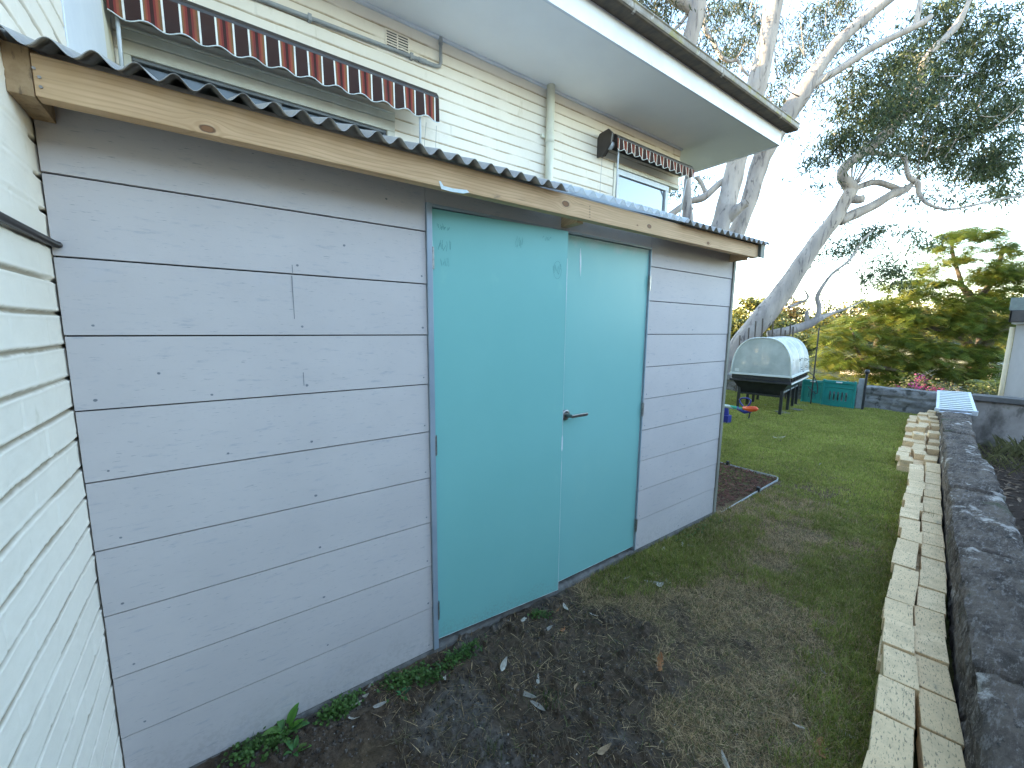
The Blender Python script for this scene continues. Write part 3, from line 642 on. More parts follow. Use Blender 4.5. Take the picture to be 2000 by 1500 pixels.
MB().add(pm, [tuple(range(len(pm)-1, -1, -1))]).build('paint_smear', M['filler'], beam)
for x0, x1 in ((.001, .046), (1.898, 1.943), (3.70, 3.745)):
    yb = -.1245 if x0 > .1 else -.168
    MB().hexa([(x0, yb, 2.119), (x1, yb, 2.119), (x1, 0, 2.119), (x0, 0, 2.119), (x0, yb, 2.228), (x1, yb, 2.228), (x1, 0, 2.285), (x0, 0, 2.285)]).hexa([(x0, 0.011, 2.18), (x1, 0.011, 2.18), (x1, 1.7, 2.83), (x0, 1.7, 2.83), (x0, 0.011, 2.285), (x1, 0.011, 2.285), (x1, 1.7, 2.935), (x0, 1.7, 2.935)]).build('rafter', M['pine_end'] if x0 < .1 else M['pine'], shed, bevel=.002)
# corrugated roof
SL = .385
def corr(name, xa, xb, ya, yb, mat, dz=0, th=.0012):
    n = int((xb-xa)/.0047); X = np.linspace(xa, xb, n); Y = np.linspace(ya, yb, 40)
    A = .0148*np.sin(X/.0765*2*np.pi+.6)+.0014*(fbm(X*1.5, X*0, 4)-.5)
    V = np.stack(np.broadcast_arrays(X[:, None], Y[None, :], 2.231+.0035*X[:, None]+dz+SL*(Y[None, :]+.2)+A[:, None]), -1)
    o = npmesh(name, V.reshape(-1, 3), gridfaces(n, 40), mat=mat, parent=shed, smooth=True)
    s = o.modifiers.new('s', 'SOLIDIFY'); s.thickness = th; s.offset = 0
    return o
xm1 = at(1106, 372, 1, -.2).x; xm2 = at(1338, 425, 1, -.2).x
corr('roof_sheet', .003, xm1, -.222, 1.72, M['iron'])
corr('clear_roof_sheet', xm1-.03, xm2+.05, -.205, 1.72, M['clear'], .008)
corr('roof_sheet', xm2, 3.86, -.222, 1.72, M['iron'])
MB().hexa([(3.803, -.19, 2.135), (3.868, -.19, 2.135), (3.868, 1.7, 2.86), (3.803, 1.7, 2.86), (3.803, -.19, 2.240), (3.868, -.19, 2.240), (3.868, 1.7, 2.965), (3.803, 1.7, 2.965)]).build('barge_board', M['green_iron'], shed, bevel=.002)
MB().box(3.766, 3.80, -.016, .022, -.002, 2.20).build('corner_trim', M['corner'], shed, bevel=.002)
MB().add([(3.79, .0225, 0), (3.79, 1.74, 0), (3.79, 1.74, 2.85), (3.79, .0225, 2.2), (3.77, .0225, 0), (3.77, 1.74, 0), (3.77, 1.74, 2.85), (3.77, .0225, 2.2)], [(0, 1, 2, 3), (7, 6, 5, 4), (0, 3, 7, 4), (1, 5, 6, 2), (3, 2, 6, 7), (0, 4, 5, 1)]).build('side_wall', M['fc'], shed)
# slab
X = np.linspace(.0, 3.80, 260); V = []
for r, (y, z) in enumerate([(.05, -.001), (-.004, -.002), (-.008, -.02), (-.010, -.06), (-.012, -.16)]):
    V.append(np.stack([X, y+(fbm(X*14, X*0+r, 31, 4)-.5)*(.016 if r > 1 else .004), z+(fbm(X*11, X*0+r*3, 33, 4)-.5)*(.012 if r > 1 else .0)], -1))
V = np.array(V).transpose(1, 0, 2)
npmesh('concrete_slab', V.reshape(-1, 3), gridfaces(260, 5)[:, ::-1], mat=M['concrete'], parent=shed, smooth=True)
MB().box(.03, 3.76, .05, 1.74, -.2, -.002).build('floor_slab', M['concrete'], shed)

# ================================================================== STONE WALL and other walls
def make_wall():
    X = np.arange(-1.2, 11.66, .016); nprof = 60
    prof = []
    wd = .30; ht = .46
    for i in range(nprof):
        f = i/(nprof-1)
        L = ht*2+wd; s = f*L
        if s < ht: prof.append((0, -ht+s))
        elif s < ht+wd: prof.append((-(s-ht), 0))
        else: prof.append((-wd, -(s-ht-wd)))
    prof = np.array(prof)
    V = np.zeros((len(X), nprof, 3))
    joints = np.array([-.9, .4, 1.75, 2.62, 3.9, 5.25, 6.6, 7.9, 9.1, 10.4])
    jd = np.min(np.abs(X[:, None]-joints[None]+(np.random.RandomState(1).rand(10)*0)), 1)
    blk = np.searchsorted(joints, X)
    jj = np.exp(-(jd/.016)**2)
    for i in range(nprof):
        o, z = prof[i]
        rr = .035
        edge = max(0, 1-min(abs(o), abs(o+.30))/.07)*max(0, 1-abs(z)/.09) if z > -.09 else 0
        wide = .30+.05*(vnoise(blk*3.3, X*0, 2)-.5)
        yy = WL(X)+o*wide/.30+.03*(vnoise(blk*5.1, X*0, 7)-.5)
        n1 = (fbm(X*1.6, X*0+i*.08, 50, 3)-.5)*.35; n2 = (fbm(X*12, X*0+i*.6, 60, 5)-.5)*1.3
        top = .325+.03*(vnoise(blk*2.7, X*0, 9)-.5)
        zz_ = top+z+(n1*.05+n2*.022)*(1 if abs(z) < .02 else .4)-.018*edge**2-.035*jj
        side = 1 if o == 0 else (-1 if o <= -.299 else 0)
        yy = yy+.018+side*(n1*.05+n2*.025-.02*jj)-.0*edge+(-side)*.0
        cen = WL(X)-.15
        yy = yy+(cen-yy)*.04*edge
        V[:, i] = np.stack([X, yy, zz_], -1)
    o = npmesh('stone_wall', V.reshape(-1, 3), gridfaces(len(X), nprof), mat=M['stone'], smooth=False)
    tag(o, 'long low dark grey stone wall running beside the row of cream pavers', 'wall')
make_wall()
def stonecross():
    Y = np.arange(-.62, 6.2, .03); Zs = np.linspace(-.5, 1, 26)
    V = []
    for k, f in enumerate(np.linspace(0, 1, 34)):
        if f < .7: zz_ = -.3+(.69)*f/.7; xo = 0
        else: zz_ = .39; xo = (f-.7)/.3*.34
        blk = np.floor((zz_+.3)/.17); joff = (Y+blk*.21)/.42; jb = np.abs(joff-np.round(joff))*.42
        jz = min(abs((zz_+.3)/.17-round((zz_+.3)/.17))*.17, .1)
        jn_ = np.maximum(np.exp(-(jb/.018)**2), math.exp(-(jz/.014)**2)) if xo == 0 else np.exp(-(jb/.02)**2)*.4
        nn = (fbm(Y*5, Y*0+k*.4, 70, 4)-.5)*.07
        lean = 11.72-.02*Y
        V.append(np.stack([lean+xo-nn*(xo == 0)+.03*jn_*(xo == 0), Y, zz_+(nn*.6 if xo else 0)-.02*(Y > 3)], -1))
    V = np.array(V).transpose(1, 0, 2)
    o = npmesh('stone_wall', V.reshape(-1, 3), gridfaces(V.shape[0], V.shape[1]), mat=M['stone2'], smooth=True)
    tag(o, 'low wall of squared grey stone blocks closing the far end of the lawn', 'wall')
M['stone2'] = pbr('grey_block_stone', (.15, .145, .14), (.24, .235, .225), 3, rough=.9, layers=[((.07, .068, .06), 7, .52, .66, (1, 1, 1)), ((.36, .35, .34), 13, .68, .76, (1, 1, 1))], bump=.8, bscale=30, bdist=.02)
stonecross()
rw = thing('rendered_wall', 'stained rendered garden wall with dark coping right of the ladder', 'wall', (11.7, -3, 0)); rw.location = (0, 0, 0)
MB().box(11.74, 11.98, -9, -.64, -1.2, .325).build('wall_face', M['crender'], rw)
MB().box(11.68, 12.04, -9, -.64, .327, .425).build('coping', M['coping'], rw, bevel=.01)

# ================================================================== PAVERS
def paver_mesh(seed):
    r_ = random.Random(seed); L, W, T = .232, .112, .074
    m = MB().box(-L/2, L/2, -W/2, W/2, 0, T)
    V = m.v[0]; V += np.array([[r_.uniform(-.002, .002) for _ in range(3)] for _ in range(8)])
    o = m.build('paver_brick', M['brick'], None, bevel=.003); return o
protos = [paver_mesh(i) for i in range(5)]; used = [False]*5; pav = 0
GP = 'loose cream pavers laid along the stone wall'
def paver(x, y, z, rz, label, tilt=(0, 0)):
    global pav
    i = pav % 5; pav += 1
    if not used[i]: o = protos[i]; used[i] = True
    else: o = protos[i].copy(); COL.objects.link(o)
    o.location = (x, y, z); o.rotation_euler = (tilt[0], tilt[1], rz)
    tag(o, label, 'brick', GP); return o
EL = [(1655,1560),(1690,1500),(1712,1412),(1720,1335),(1720,1273),(1722,1188),(1740,1120),(1753,1060),(1757,1020),(1768,960),(1776,920),(1783,880),(1788,850)]
ELW = [at(u, v, 2, .11) for u, v in EL]; ELx = [p.x for p in ELW]; ELy = [p.y for p in ELW]
yl = lambda x: float(np.interp(x, ELx, ELy)) if x > ELx[0] else ELy[0]+.2*(x-ELx[0])
BZ = .035
ORD = ['first', 'second', 'third', 'fourth', 'fifth', 'sixth', 'seventh', 'eighth', 'ninth', 'tenth', 'eleventh', 'twelfth', 'thirteenth', 'fourteenth', 'fifteenth', 'sixteenth', 'seventeenth', 'eighteenth', 'nineteenth', 'twentieth', 'twenty first', 'twenty second', 'twenty third', 'twenty fourth', 'twenty fifth', 'twenty sixth']
x = 1.42; k = 0
while x < 6.55:
    y0 = yl(x+.116)-.058; dy = (yl(x+.232)-yl(x))/.232; rz = math.atan(.5*dy+.5*.151)+random.uniform(-.03, .03)
    jy = random.uniform(-.012, .012)
    lift = .012 if 2.6 < x < 2.9 else 0
    paver(x+.116, y0+jy, BZ+lift+random.uniform(-.004, .010), rz, 'flat cream paver, %s from the near end of the outer row beside the lawn' % ORD[k], (random.uniform(-.03, .03), random.uniform(-.02, .02)))
    paver(x+.116+random.uniform(-.03, .03), y0-.008+random.uniform(-.006, .014), BZ-.078, rz, 'paver hidden beneath the %s flat paver of the outer lawn side row' % ORD[k])
    x += .236; k += 1
x = 1.50; k = 0
while x < 6.7:
    y1 = max(yl(x+.116)-.058-.121, WL(x)+.060)+random.uniform(-.004, .004)
    y1 = min(y1, yl(x+.116)-.058-.115)
    rz = math.atan(.2 if x < 3 else .155)+random.uniform(-.02, .02)
    if not (2.05 < x+.116 < 2.30):
        paver(x+.116, y1, BZ-.012+random.uniform(-.006, .008), rz, 'flat cream paver, %s from the near end of the inner row against the stone' % ORD[k], (random.uniform(-.03, .03), random.uniform(-.02, .02)))
        k += 1
    else:
        paver(x+.14, y1-.01, BZ-.086, rz+.1, 'sunken dirty paver showing in the gap of the inner row')
    x += .236
r_ = random.Random(17); ROWN = ['wall side', 'middle', 'lawn side']; LAYN = ['bottom', 'second', 'third', 'topmost']
HT = [(1, 1, 2), (2, 1, 2), (1, 2, 2), (1, 2, 1), (2, 2, 1), (1, 2, 2), (2, 3, 1), (3, 2, 2), (2, 1, 1), (2, 3, 1), (3, 3, 2), (2, 2, 2), (3, 3, 1), (2, 3, 2), (3, 2, 2), (3, 3, 2), (2, 2, 1), (3, 2, 1)]
for row in range(18):
    xx = 6.96+row*.243
    for c_ in range(3):
        yw = WL(xx)+.078+.121*c_+r_.uniform(-.006, .006)
        for l_ in range(HT[row][c_]):
            paver(xx+r_.uniform(-.035, .035), yw+r_.uniform(-.012, .012)*(l_+1), -.072+.0765*l_-.002*row, .15+r_.uniform(-.05, .05)*(l_+.6), '%s paver of stack %s in the %s file of the far pile' % (LAYN[l_], ORD[row], ROWN[c_]))

# ================================================================== GRASS, WEEDS, LITTER
def blades(name, N, region, hmin, hmax, wmul, colf, mat, label, lean=.6, keepf=None):
    x = rng.uniform(region[0], region[1], N*2); y = rng.uniform(region[2], region[3], N*2)
    keep = keepf(x, y) > rng.random(len(x)); x = x[keep]; y = y[keep]
    n = len(x); z = gh(x, y)-.004
    h = rng.uniform(hmin, hmax, n)*(.6+.8*fbm(x*6, y*6, 77, 2)); a = rng.uniform(0, 2*np.pi, n); ln = rng.uniform(.1, 1, n)*lean
    w_ = wmul*rng.uniform(.7, 1.3, n); b = rng.uniform(0, 2*np.pi, n)
    dx = np.cos(a)*ln*h; dy = np.sin(a)*ln*h; wx_ = np.cos(b)*w_/2; wy_ = np.sin(b)*w_/2
    V = np.zeros((n, 5, 3))
    V[:, 0] = np.stack([x-wx_, y-wy_, z], -1); V[:, 1] = np.stack([x+wx_, y+wy_, z], -1)
    up = np.sqrt(np.maximum(1-ln**2*.7, .08))
    V[:, 2] = np.stack([x+dx*.4-wx_*.8, y+dy*.4-wy_*.8, z+h*.6*up], -1); V[:, 3] = np.stack([x+dx*.4+wx_*.8, y+dy*.4+wy_*.8, z+h*.6*up], -1)
    V[:, 4] = np.stack([x+dx*1.15, y+dy*1.15, z+h*up*.95], -1)
    i0 = np.arange(n)[:, None]*5
    q = i0+np.array([[0, 1, 3, 2]]); tr_ = i0+np.array([[2, 3, 4]])
    C = np.repeat(colf(x, y, n)[:, None, :], 5, 1)
    return V.reshape(-1, 3), q, tr_, C.reshape(-1, 3)
def merge(parts, name, mat, **kw):
    Vs = []; Q = []; T = []; C = []; o = 0
    for V, q, t_, c in parts: Vs.append(V); Q.append(q+o); T.append(t_+o); C.append(c); o += len(V)
    return npmesh(name, np.concatenate(Vs), np.concatenate(Q), np.concatenate(T), mat, cols=np.concatenate(C), **kw)
def blocked(x, y):
    return ((x < 3.82) & (y > -.015)) | in_mulch(x, y) | (y < np.interp(x, ELx, ELy)-.02) | (x > 11.68) | (x < -.0) | (y > WL(x)+7)
def kg(x, y, lo=1.15, hi=1.8, base=0.):
    return np.where(blocked(x, y), 0, np.maximum(sst(lo, hi, gclass(x, y)), base))
def gcol(x, y, n):
    t_ = rng.random(n)[:, None]; v_ = fbm(x*3, y*3, 90, 3)[:, None]
    c_ = np.array([.17, .215, .04])*(1-t_)+np.array([.39, .40, .10])*t_
    yel = (rng.random(n) < .13)[:, None]
    c_ = np.where(yel, np.array([.42, .34, .15]), c_)
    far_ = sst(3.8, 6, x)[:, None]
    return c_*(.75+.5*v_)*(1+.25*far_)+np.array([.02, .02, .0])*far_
def dcol(x, y, n):
    t_ = rng.random(n)[:, None]
    c_ = np.array([.30, .205, .11])*(1-t_)+np.array([.72, .52, .29])*t_
    gr = (rng.random(n) < .22)[:, None]
    return np.where(gr, np.array([.14, .165, .05]), c_)
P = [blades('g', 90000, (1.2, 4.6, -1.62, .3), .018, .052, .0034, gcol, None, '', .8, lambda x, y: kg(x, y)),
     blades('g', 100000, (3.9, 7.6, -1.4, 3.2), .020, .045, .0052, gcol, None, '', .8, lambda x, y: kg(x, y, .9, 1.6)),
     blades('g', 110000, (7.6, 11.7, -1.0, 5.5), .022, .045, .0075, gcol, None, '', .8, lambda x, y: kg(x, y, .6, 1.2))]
tag(merge(P, 'grass', M['grass']), 'short green lawn grass between the shed and the pavers', 'grass', kind='stuff')
P = [blades('d', 120000, (.8, 4.9, -1.62, .0), .014, .045, .0027, dcol, None, '', 2.4, lambda x, y: np.where(blocked(x, y), 0, sst(.5, 1., gclass(x, y))*sst(2.3, 1.6, gclass(x, y))*.9+.07*(gclass(x, y) > -.3))),
     blades('d', 26000, (4.6, 8.0, -1.3, 2.2), .015, .035, .0035, dcol, None, '', 2.4, lambda x, y: np.where(blocked(x, y), 0, sst(.7, 1.1, gclass(x, y))*sst(2.2, 1.5, gclass(x, y))*.8+.05))]
tag(merge(P, 'dead_grass', M['grass']), 'straw coloured dead grass thinning out over bare soil', 'grass', kind='stuff')
# dead runners and root fibres
m = MB(); r_ = random.Random(5)
for k in range(900):
    u = r_.uniform(760, 1600); v = r_.uniform(1120, 1500); p = at(u, v, 2, -.04)
    if p.y > -.06: continue
    a = r_.uniform(0, 6.28); pts = []; x, y = p.x, p.y; st = r_.uniform(.008, .022)
    for i in range(r_.randint(4, 8)):
        pts.append((x, y, float(gh(np.array(x), np.array(y)))+.002+r_.uniform(0, .008))); a += r_.uniform(-.5, .5); x += st*math.cos(a); y += st*math.sin(a)
        if y > -.03: break
    if len(pts) > 2:
        g_ = r_.uniform(.6, 1.2); m.tube(pts, r_.uniform(.0006, .0013), 4, col=(.21*g_, .165*g_, .105*g_))
tag(m.build('grass_runners', M['litter']), 'thin dry grass runners and root fibres scattered on the bare soil', 'grass runners', kind='stuff')
# crumbs of soil
r_ = random.Random(55); rr_ = np.random.default_rng(5); m = MB()
for k in range(7000):
    u = r_.uniform(420, 1560); v = r_.uniform(1120, 1560); p = at(u, v, 2, -.04)
    if p.y > -.02 or p.y < -1.6 or p.x < .02 or float(gclass(np.array(p.x), np.array(p.y))) > .55: continue
    s_ = r_.choice([.0025, .0035, .005, .007, .010])*r_.uniform(.7, 1.2); z = float(gh(np.array(p.x), np.array(p.y)))+s_*.25; g_ = r_.uniform(.55, 1.7)
    O = rr_.uniform(.6, 1.15, 6)*s_
    m.add([(p.x+O[0], p.y, z), (p.x, p.y+O[1], z), (p.x-O[2], p.y, z), (p.x, p.y-O[3], z), (p.x, p.y, z+O[4]*.8), (p.x, p.y, z-O[5])], [(0, 1, 4), (1, 2, 4), (2, 3, 4), (3, 0, 4), (1, 0, 5), (2, 1, 5), (3, 2, 5), (0, 3, 5)], (.085*g_, .068*g_, .055*g_))
tag(m.build('soil_crumbs', M['litter']), 'dark crumbs of dry soil lying loose on the bare ground', 'soil', kind='stuff')
# little pale stones
V = []; T = []; m = MB()
for k in range(420):
    u = r_.uniform(600, 1650); v = r_.uniform(1080, 1500); p = at(u, v, 2, -.04)
    if p.y > -.03: continue
    s_ = r_.uniform(.0012, .004)*(1 if r_.random() < .93 else 2); z = float(gh(np.array(p.x), np.array(p.y)))+s_*.3; g_ = r_.uniform(.15, .6)
    O = [(s_, 0, 0), (0, s_*.8, 0), (-s_, 0, 0), (0, -s_*.8, 0), (0, 0, s_*.8), (0, 0, -s_*.6)]
    m.add([(p.x+a, p.y+b, z+c) for a, b, c in O], [(0, 1, 4), (1, 2, 4), (2, 3, 4), (3, 0, 4), (1, 0, 5), (2, 1, 5), (3, 2, 5), (0, 3, 5)], (g_, g_*.95, g_*.88))
tag(m.build('gravel_specks', M['litter']), 'pale gravel specks sprinkled over the soil', 'gravel', kind='stuff')

def leafshape(L, W, curl, cup, seed, col, n=9, vein=True):
    r2 = random.Random(seed); V = []; C = []
    for i in range(n):
        f = i/(n-1); ww = W*math.sin(math.pi*min(1, f*.92+.04))**.8*(1-.25*f); x = L*(f-.5)
        bz = curl*((f-.5)**2)*4*L*.25; by = curl*.5*L*math.sin(f*3)*.25
        for s_ in (-1, 0, 1):
            V.append((x, by+s_*ww/2, bz+cup*abs(s_)*ww*.5+r2.uniform(-.001, .001))); k = (.75 if s_ == 0 else 1)*r2.uniform(.85, 1.15); C.append((col[0]*k, col[1]*k, col[2]*k))
    Fc = []
    for i in range(n-1):
        for s_ in (0, 1): a = i*3+s_; Fc.append((a, a+3, a+4, a+1))
    return V, Fc, C
LC = {'pale': (.62, .57, .48), 'tan': (.42, .29, .17), 'orange': (.48, .20, .08), 'grey': (.42, .39, .34)}
LW = {'pale': 'pale silvery', 'tan': 'tan', 'orange': 'orange brown', 'grey': 'dull grey'}
def dry_leaf(u, v, L, kind, ang, label, W=None, curl=.5, plane=-.035):
    p = at(u, v, 2, plane); z = float(gh(np.array(p.x), np.array(p.y)))+.006
    if plane > .05: z = plane
    seed = int(u*7+v)
    Vv, Fc, Cc = leafshape(L, W or L*.26, curl, .35*(1 if seed % 2 else -1), seed, LC[kind])
    m = MB(); m.add(Vv, Fc); m.c = [np.array(Cc)]
    o = m.build('dry_leaf', M['litter'], smooth=True); o.scale = (1.3, 1.3, 1.3); o.location = (p.x, p.y, z); o.rotation_euler = (((seed*13) % 60-30)/90, ((seed*29) % 40-20)/90, ang)
    tag(o, label, 'leaf', 'fallen leaves on the soil and lawn')
for a in [(985,1305,.055,'pale',.6,'broad pale curled leaf on dark soil below the left door',.024),(1025,1363,.10,'grey',-1.2,'long narrow grey leaf lying upright on bare soil',.018),(1051,1384,.065,'grey',-1.4,'narrow grey leaf just right of the long one',.016),(1052,1328,.05,'pale',.9,'small pale leaf above the long grey leaf',None),
          (1290,1300,.085,'orange',.5,'orange brown folded leaf in the middle of the bare soil',.035),(1288,1292,.06,'tan',-.6,'tan leaf lying on the orange brown folded leaf',.02),(1105,1190,.055,'pale',1.2,'pale upright curled leaf near the bottom of the door seam',.02),(1025,1215,.06,'pale',.3,'pale curved leaf beside the small weed under the door',.016),
          (1070,1232,.05,'grey',0,'flat grey leaf in front of the door',.018),(1100,1228,.05,'orange',.4,'orange leaf in front of the door',.02),(1090,1195,.03,'orange',.2,'small orange leaf next to the pale curled one',None),(1162,1205,.05,'pale',-.8,'pale leaf under the right edge of the seam',.014),(1186,1130,.045,'tan',.5,'tan leaf at the slab edge by the right door',None),
          (1225,1132,.06,'pale',-.1,'thin pale leaf at the start of the green patch',.01),(1290,1145,.07,'pale',.2,'wide pale bark curl on the grass patch',.03),(1272,1138,.07,'pale',-.9,'upright pale bark curl on the grass patch',.022),(1305,1135,.05,'pale',1.1,'small pale bark curl at the right of the pair',.018),(1280,1118,.04,'tan',.3,'tan leaf above the bark curls',None),
          (1335,1065,.045,'pale',.9,'pale leaf in the cluster by the shed slab',.02),(1350,1068,.045,'pale',-1.0,'second pale leaf in the cluster by the shed slab, standing',.02),(1342,1072,.03,'orange',.1,'orange leaf in the cluster by the shed slab',None),(1296,1075,.05,'pale',.4,'pale leaf left of the cluster, close to the slab',.02),(1305,1093,.035,'tan',.8,'tan leaf below the cluster at the slab',None),
          (1243,1100,.03,'orange',.6,'rusty small leaf at the slab under the right hinges',None),(1425,1015,.06,'tan',.1,'tan leaf in front of the mulch bed corner',None),(1485,968,.05,'orange',.2,'orange leaf at the mulch edging',None),(1515,960,.04,'tan',.7,'tan leaf near the outer corner of the mulch bed',None),(1490,962,.05,'pale',1.2,'pale leaf leaning on the mulch edging',.015),
          (1600,1230,.05,'pale',-.5,'pale twig shaped leaf on the straw patch',.008),(1700,1162,.05,'grey',1.2,'grey leaf on the lawn near the pavers',.02),(1708,1158,.045,'pale',.1,'pale leaf touching the grey one near the pavers',.014),(1655,1188,.04,'tan',.5,'tan leaf left of the grey leaf on the lawn',None),(1560,1420,.035,'pale',-1.2,'pale leaf low in the straw patch',None),
          (1650,1430,.055,'pale',1.4,'pale curled leaf upright at the dark green edge',.016),(1605,1465,.075,'orange',.3,'large brown crumpled leaf at the bottom right of the lawn',.04),(1530,1378,.045,'tan',.2,'pinkish tan leaf in the straw patch',None),(1608,1310,.035,'grey',.9,'small grey leaf right of the straw patch',None),(1418,1488,.05,'pale',.9,'pale leaf at the bottom edge of the picture',.016),
          (1180,1472,.06,'tan',.0,'flat tan leaf near the bottom of the picture',.02),(705,1376,.06,'pale',.2,'pale oval leaf below the creeping weeds',.024),(725,1345,.07,'grey',.7,'arched grey leaf among the creeping weeds',.012),(742,1382,.045,'grey',-.1,'grey leaf right of the pale oval leaf',.016),(690,1410,.05,'pale',-.9,'small pale leaf left of the clod',.014),
          (870,1325,.05,'pale',1.1,'pale slender leaf near the right weeds',.012),(948,1275,.03,'tan',.3,'tan scrap at the slab',None),(1125,1350,.03,'tan',.3,'tan scrap in the small grass tuft',None),(1520,852,.20,'pale',-.35,'curled strip of pale bark lying on the green lawn',.035),(1526,857,.10,'grey',.3,'grey bark flake beside the pale bark strip',.03),
          (1650,870,.08,'grey',.2,'thin grey leaf far out on the lawn',.015),(1735,905,.07,'tan',.5,'tan leaf on the lawn by the pavers',.02),(1740,863,.08,'tan',.9,'tan leaf left of the crosswise pavers',.02),(1565,1005,.05,'tan',.2,'tan leaf where the straw patch starts',None),(1680,1057,.05,'tan',1.,'tan leaf half way up the lawn strip',.02),(1655,980,.06,'grey',.1,'grey leaf in the lawn strip',.015),(1600,905,.07,'pale',-.2,'pale leaf in the bright lawn',.015),(1480,905,.06,'tan',.4,'tan leaf behind the mulch bed',None)]:
    dry_leaf(*a[:6], W=a[6])
dry_leaf(1855, 1448, .085, 'pale', -.35, 'pale leaf lying in the gap of the inner paver row', .028, .4, .02)

# weeds
def broad_weed(u, v, n, L, label, col=(.07, .17, .035), name='broadleaf_weed', seed=1, plane=-.04):
    r2 = random.Random(seed); p = at(u, v, 2, plane); z = float(gh(np.array(p.x), np.array(p.y)))
    m = MB()
    for k in range(n):
        a = 2.4*k+r2.uniform(-.3, .3); l_ = L*r2.uniform(.6, 1.1); el = r2.uniform(.15, .9); col2 = [c_*1.5*r2.uniform(.75, 1.3) for c_ in col]
        Vv, Fc, Cc = leafshape(l_, l_*r2.uniform(.42, .55), -.5, .3, k, col2, 8)
        out_ = []
        for (x_, y_, z_) in Vv:
            x_ += l_*.5+l_*.18; X_ = x_*math.cos(el)-z_*math.sin(el); Zz = x_*math.sin(el)+z_*math.cos(el)
            out_.append((X_*math.cos(a)-y_*math.sin(a), X_*math.sin(a)+y_*math.cos(a), Zz+.004))
        m.add(out_, Fc, None); m.c.append(np.array(Cc))
    o = m.build(name, M['leaf'], smooth=True); o.location = (p.x, p.y, z); tag(o, label, 'weed')
def creeper(u0, v0, u1, v1, n, label, seed, r=.05, ls=.011):
    r2 = random.Random(seed); m = MB(); a0 = at(u0, v0, 2, -.03); a1 = at(u1, v1, 2, -.03); c_ = (a0+a1)/2
    for k in range(n):
        f = r2.random(); p = a0.lerp(a1, f); q = abs(r2.gauss(0, 1))
        x = p.x+r2.gauss(0, r*.7); y = min(p.y+r2.gauss(0, r*.55), -.014); h_ = max(.003, r2.uniform(.0, .038)*(1-q*.25))
        z = float(gh(np.array(x), np.array(y)))+h_
        s_ = ls*r2.uniform(.5, 1.3); a = r2.uniform(0, 6.28); tx, ty = r2.uniform(-.6, .6), r2.uniform(-.6, .6); g_ = r2.uniform(.6, 1.35)
        V = []
        for i in range(6):
            t_ = a+i*math.pi/3; rr = s_*(.5 if i % 3 else .62); dx = rr*math.cos(t_); dy = rr*math.sin(t_); V.append((x+dx, y+dy, z+dx*tx+dy*ty))
        m.add(V, [(0, 1, 2, 3), (0, 3, 4, 5)], (.085*g_, .17*g_, .035*g_))
    for k in range(n//9):
        f = r2.random(); p = a0.lerp(a1, f); x = p.x+r2.gauss(0, r*.6); y = min(p.y+r2.gauss(0, r*.5), -.02); z = float(gh(np.array(x), np.array(y)))
        m.tube([(x, y, z-.003), (x+r2.gauss(0, .008), y+r2.gauss(0, .008), z+.035)], .0007, 3, col=(.06, .09, .03))
    o = m.build('creeping_weed', M['leaf'], loc=(c_.x, c_.y, -.03)); tag(o, label, 'weed')
broad_weed(556, 1442, 10, .075, 'bright green broad leaved rosette weed at the foot of the shed', (.085, .20, .04), seed=3)
broad_weed(575, 1478, 7, .05, 'smaller broad leaved weed just below the large rosette', (.075, .17, .035), seed=9)
broad_weed(865, 1310, 5, .035, 'small round leaved weed at the right of the creeping weeds', (.05, .13, .035), seed=5)
broad_weed(787, 1364, 5, .038, 'flat dark leaved weed under the middle weed clump', (.045, .12, .04), seed=6)
creeper(470, 1490, 560, 1450, 420, 'carpet of small leaved weeds around the large rosette', 1, .05)
creeper(640, 1405, 690, 1375, 420, 'left clump of clover like weeds along the slab', 2, .036)
creeper(760, 1340, 850, 1320, 700, 'middle bushy clump of small leaved weeds along the slab', 3, .045)
creeper(870, 1305, 930, 1270, 500, 'weed clump just left of the door frame foot', 4, .035, .009)
creeper(1040, 1205, 1070, 1205, 160, 'tiny weed patch under the left door', 5, .025, .009)
creeper(1320, 1060, 1400, 1020, 160, 'low weeds at the slab near the shed corner', 6, .04, .012)
def tuft(u, v, n, L, label, seed, col=(.07, .13, .03), plane=-.04, spread=.025, lean=.8, cat='grass tuft', wid=.003):
    r2 = random.Random(seed); p = at(u, v, 2, plane); z = float(gh(np.array(p.x), np.array(p.y))) if plane < 0 else plane
    m = MB()
    for k in range(n):
        a = r2.uniform(0, 6.28); l_ = L*r2.uniform(.5, 1.1); x = r2.gauss(0, spread); y = r2.gauss(0, spread); ln = r2.uniform(.1, 1)*lean; g_ = r2.uniform(.7, 1.3); b = a+1.57; w_ = wid*r2.uniform(.6, 1.2)
        V = []
        for i in range(5):
            f = i/4; rr = l_*ln*f*f; zz_ = l_*(f-.3*f*f*ln); ww = w_*(1-f)+.0003
            V += [(x+rr*math.cos(a)-ww/2*math.cos(b), y+rr*math.sin(a)-ww/2*math.sin(b), zz_), (x+rr*math.cos(a)+ww/2*math.cos(b), y+rr*math.sin(a)+ww/2*math.sin(b), zz_)]
        m.add(V, [(2*i, 2*i+1, 2*i+3, 2*i+2) for i in range(4)], (col[0]*g_, col[1]*g_, col[2]*g_))
    o = m.build('grass_tuft', M['grass']); o.location = (p.x, p.y, z); tag(o, label, cat)
tuft(1075, 1375, 60, .045, 'thin grass tuft on the bare soil right of the grey leaves', 1, spread=.03)
tuft(960, 1475, 46, .06, 'mixed dry and green tuft at the bottom of the picture', 2, (.12, .13, .05), spread=.03)
tuft(890, 1470, 30, .06, 'wiry dry weed tuft at the bottom left of the soil', 3, (.17, .15, .08), spread=.02, lean=1.2)
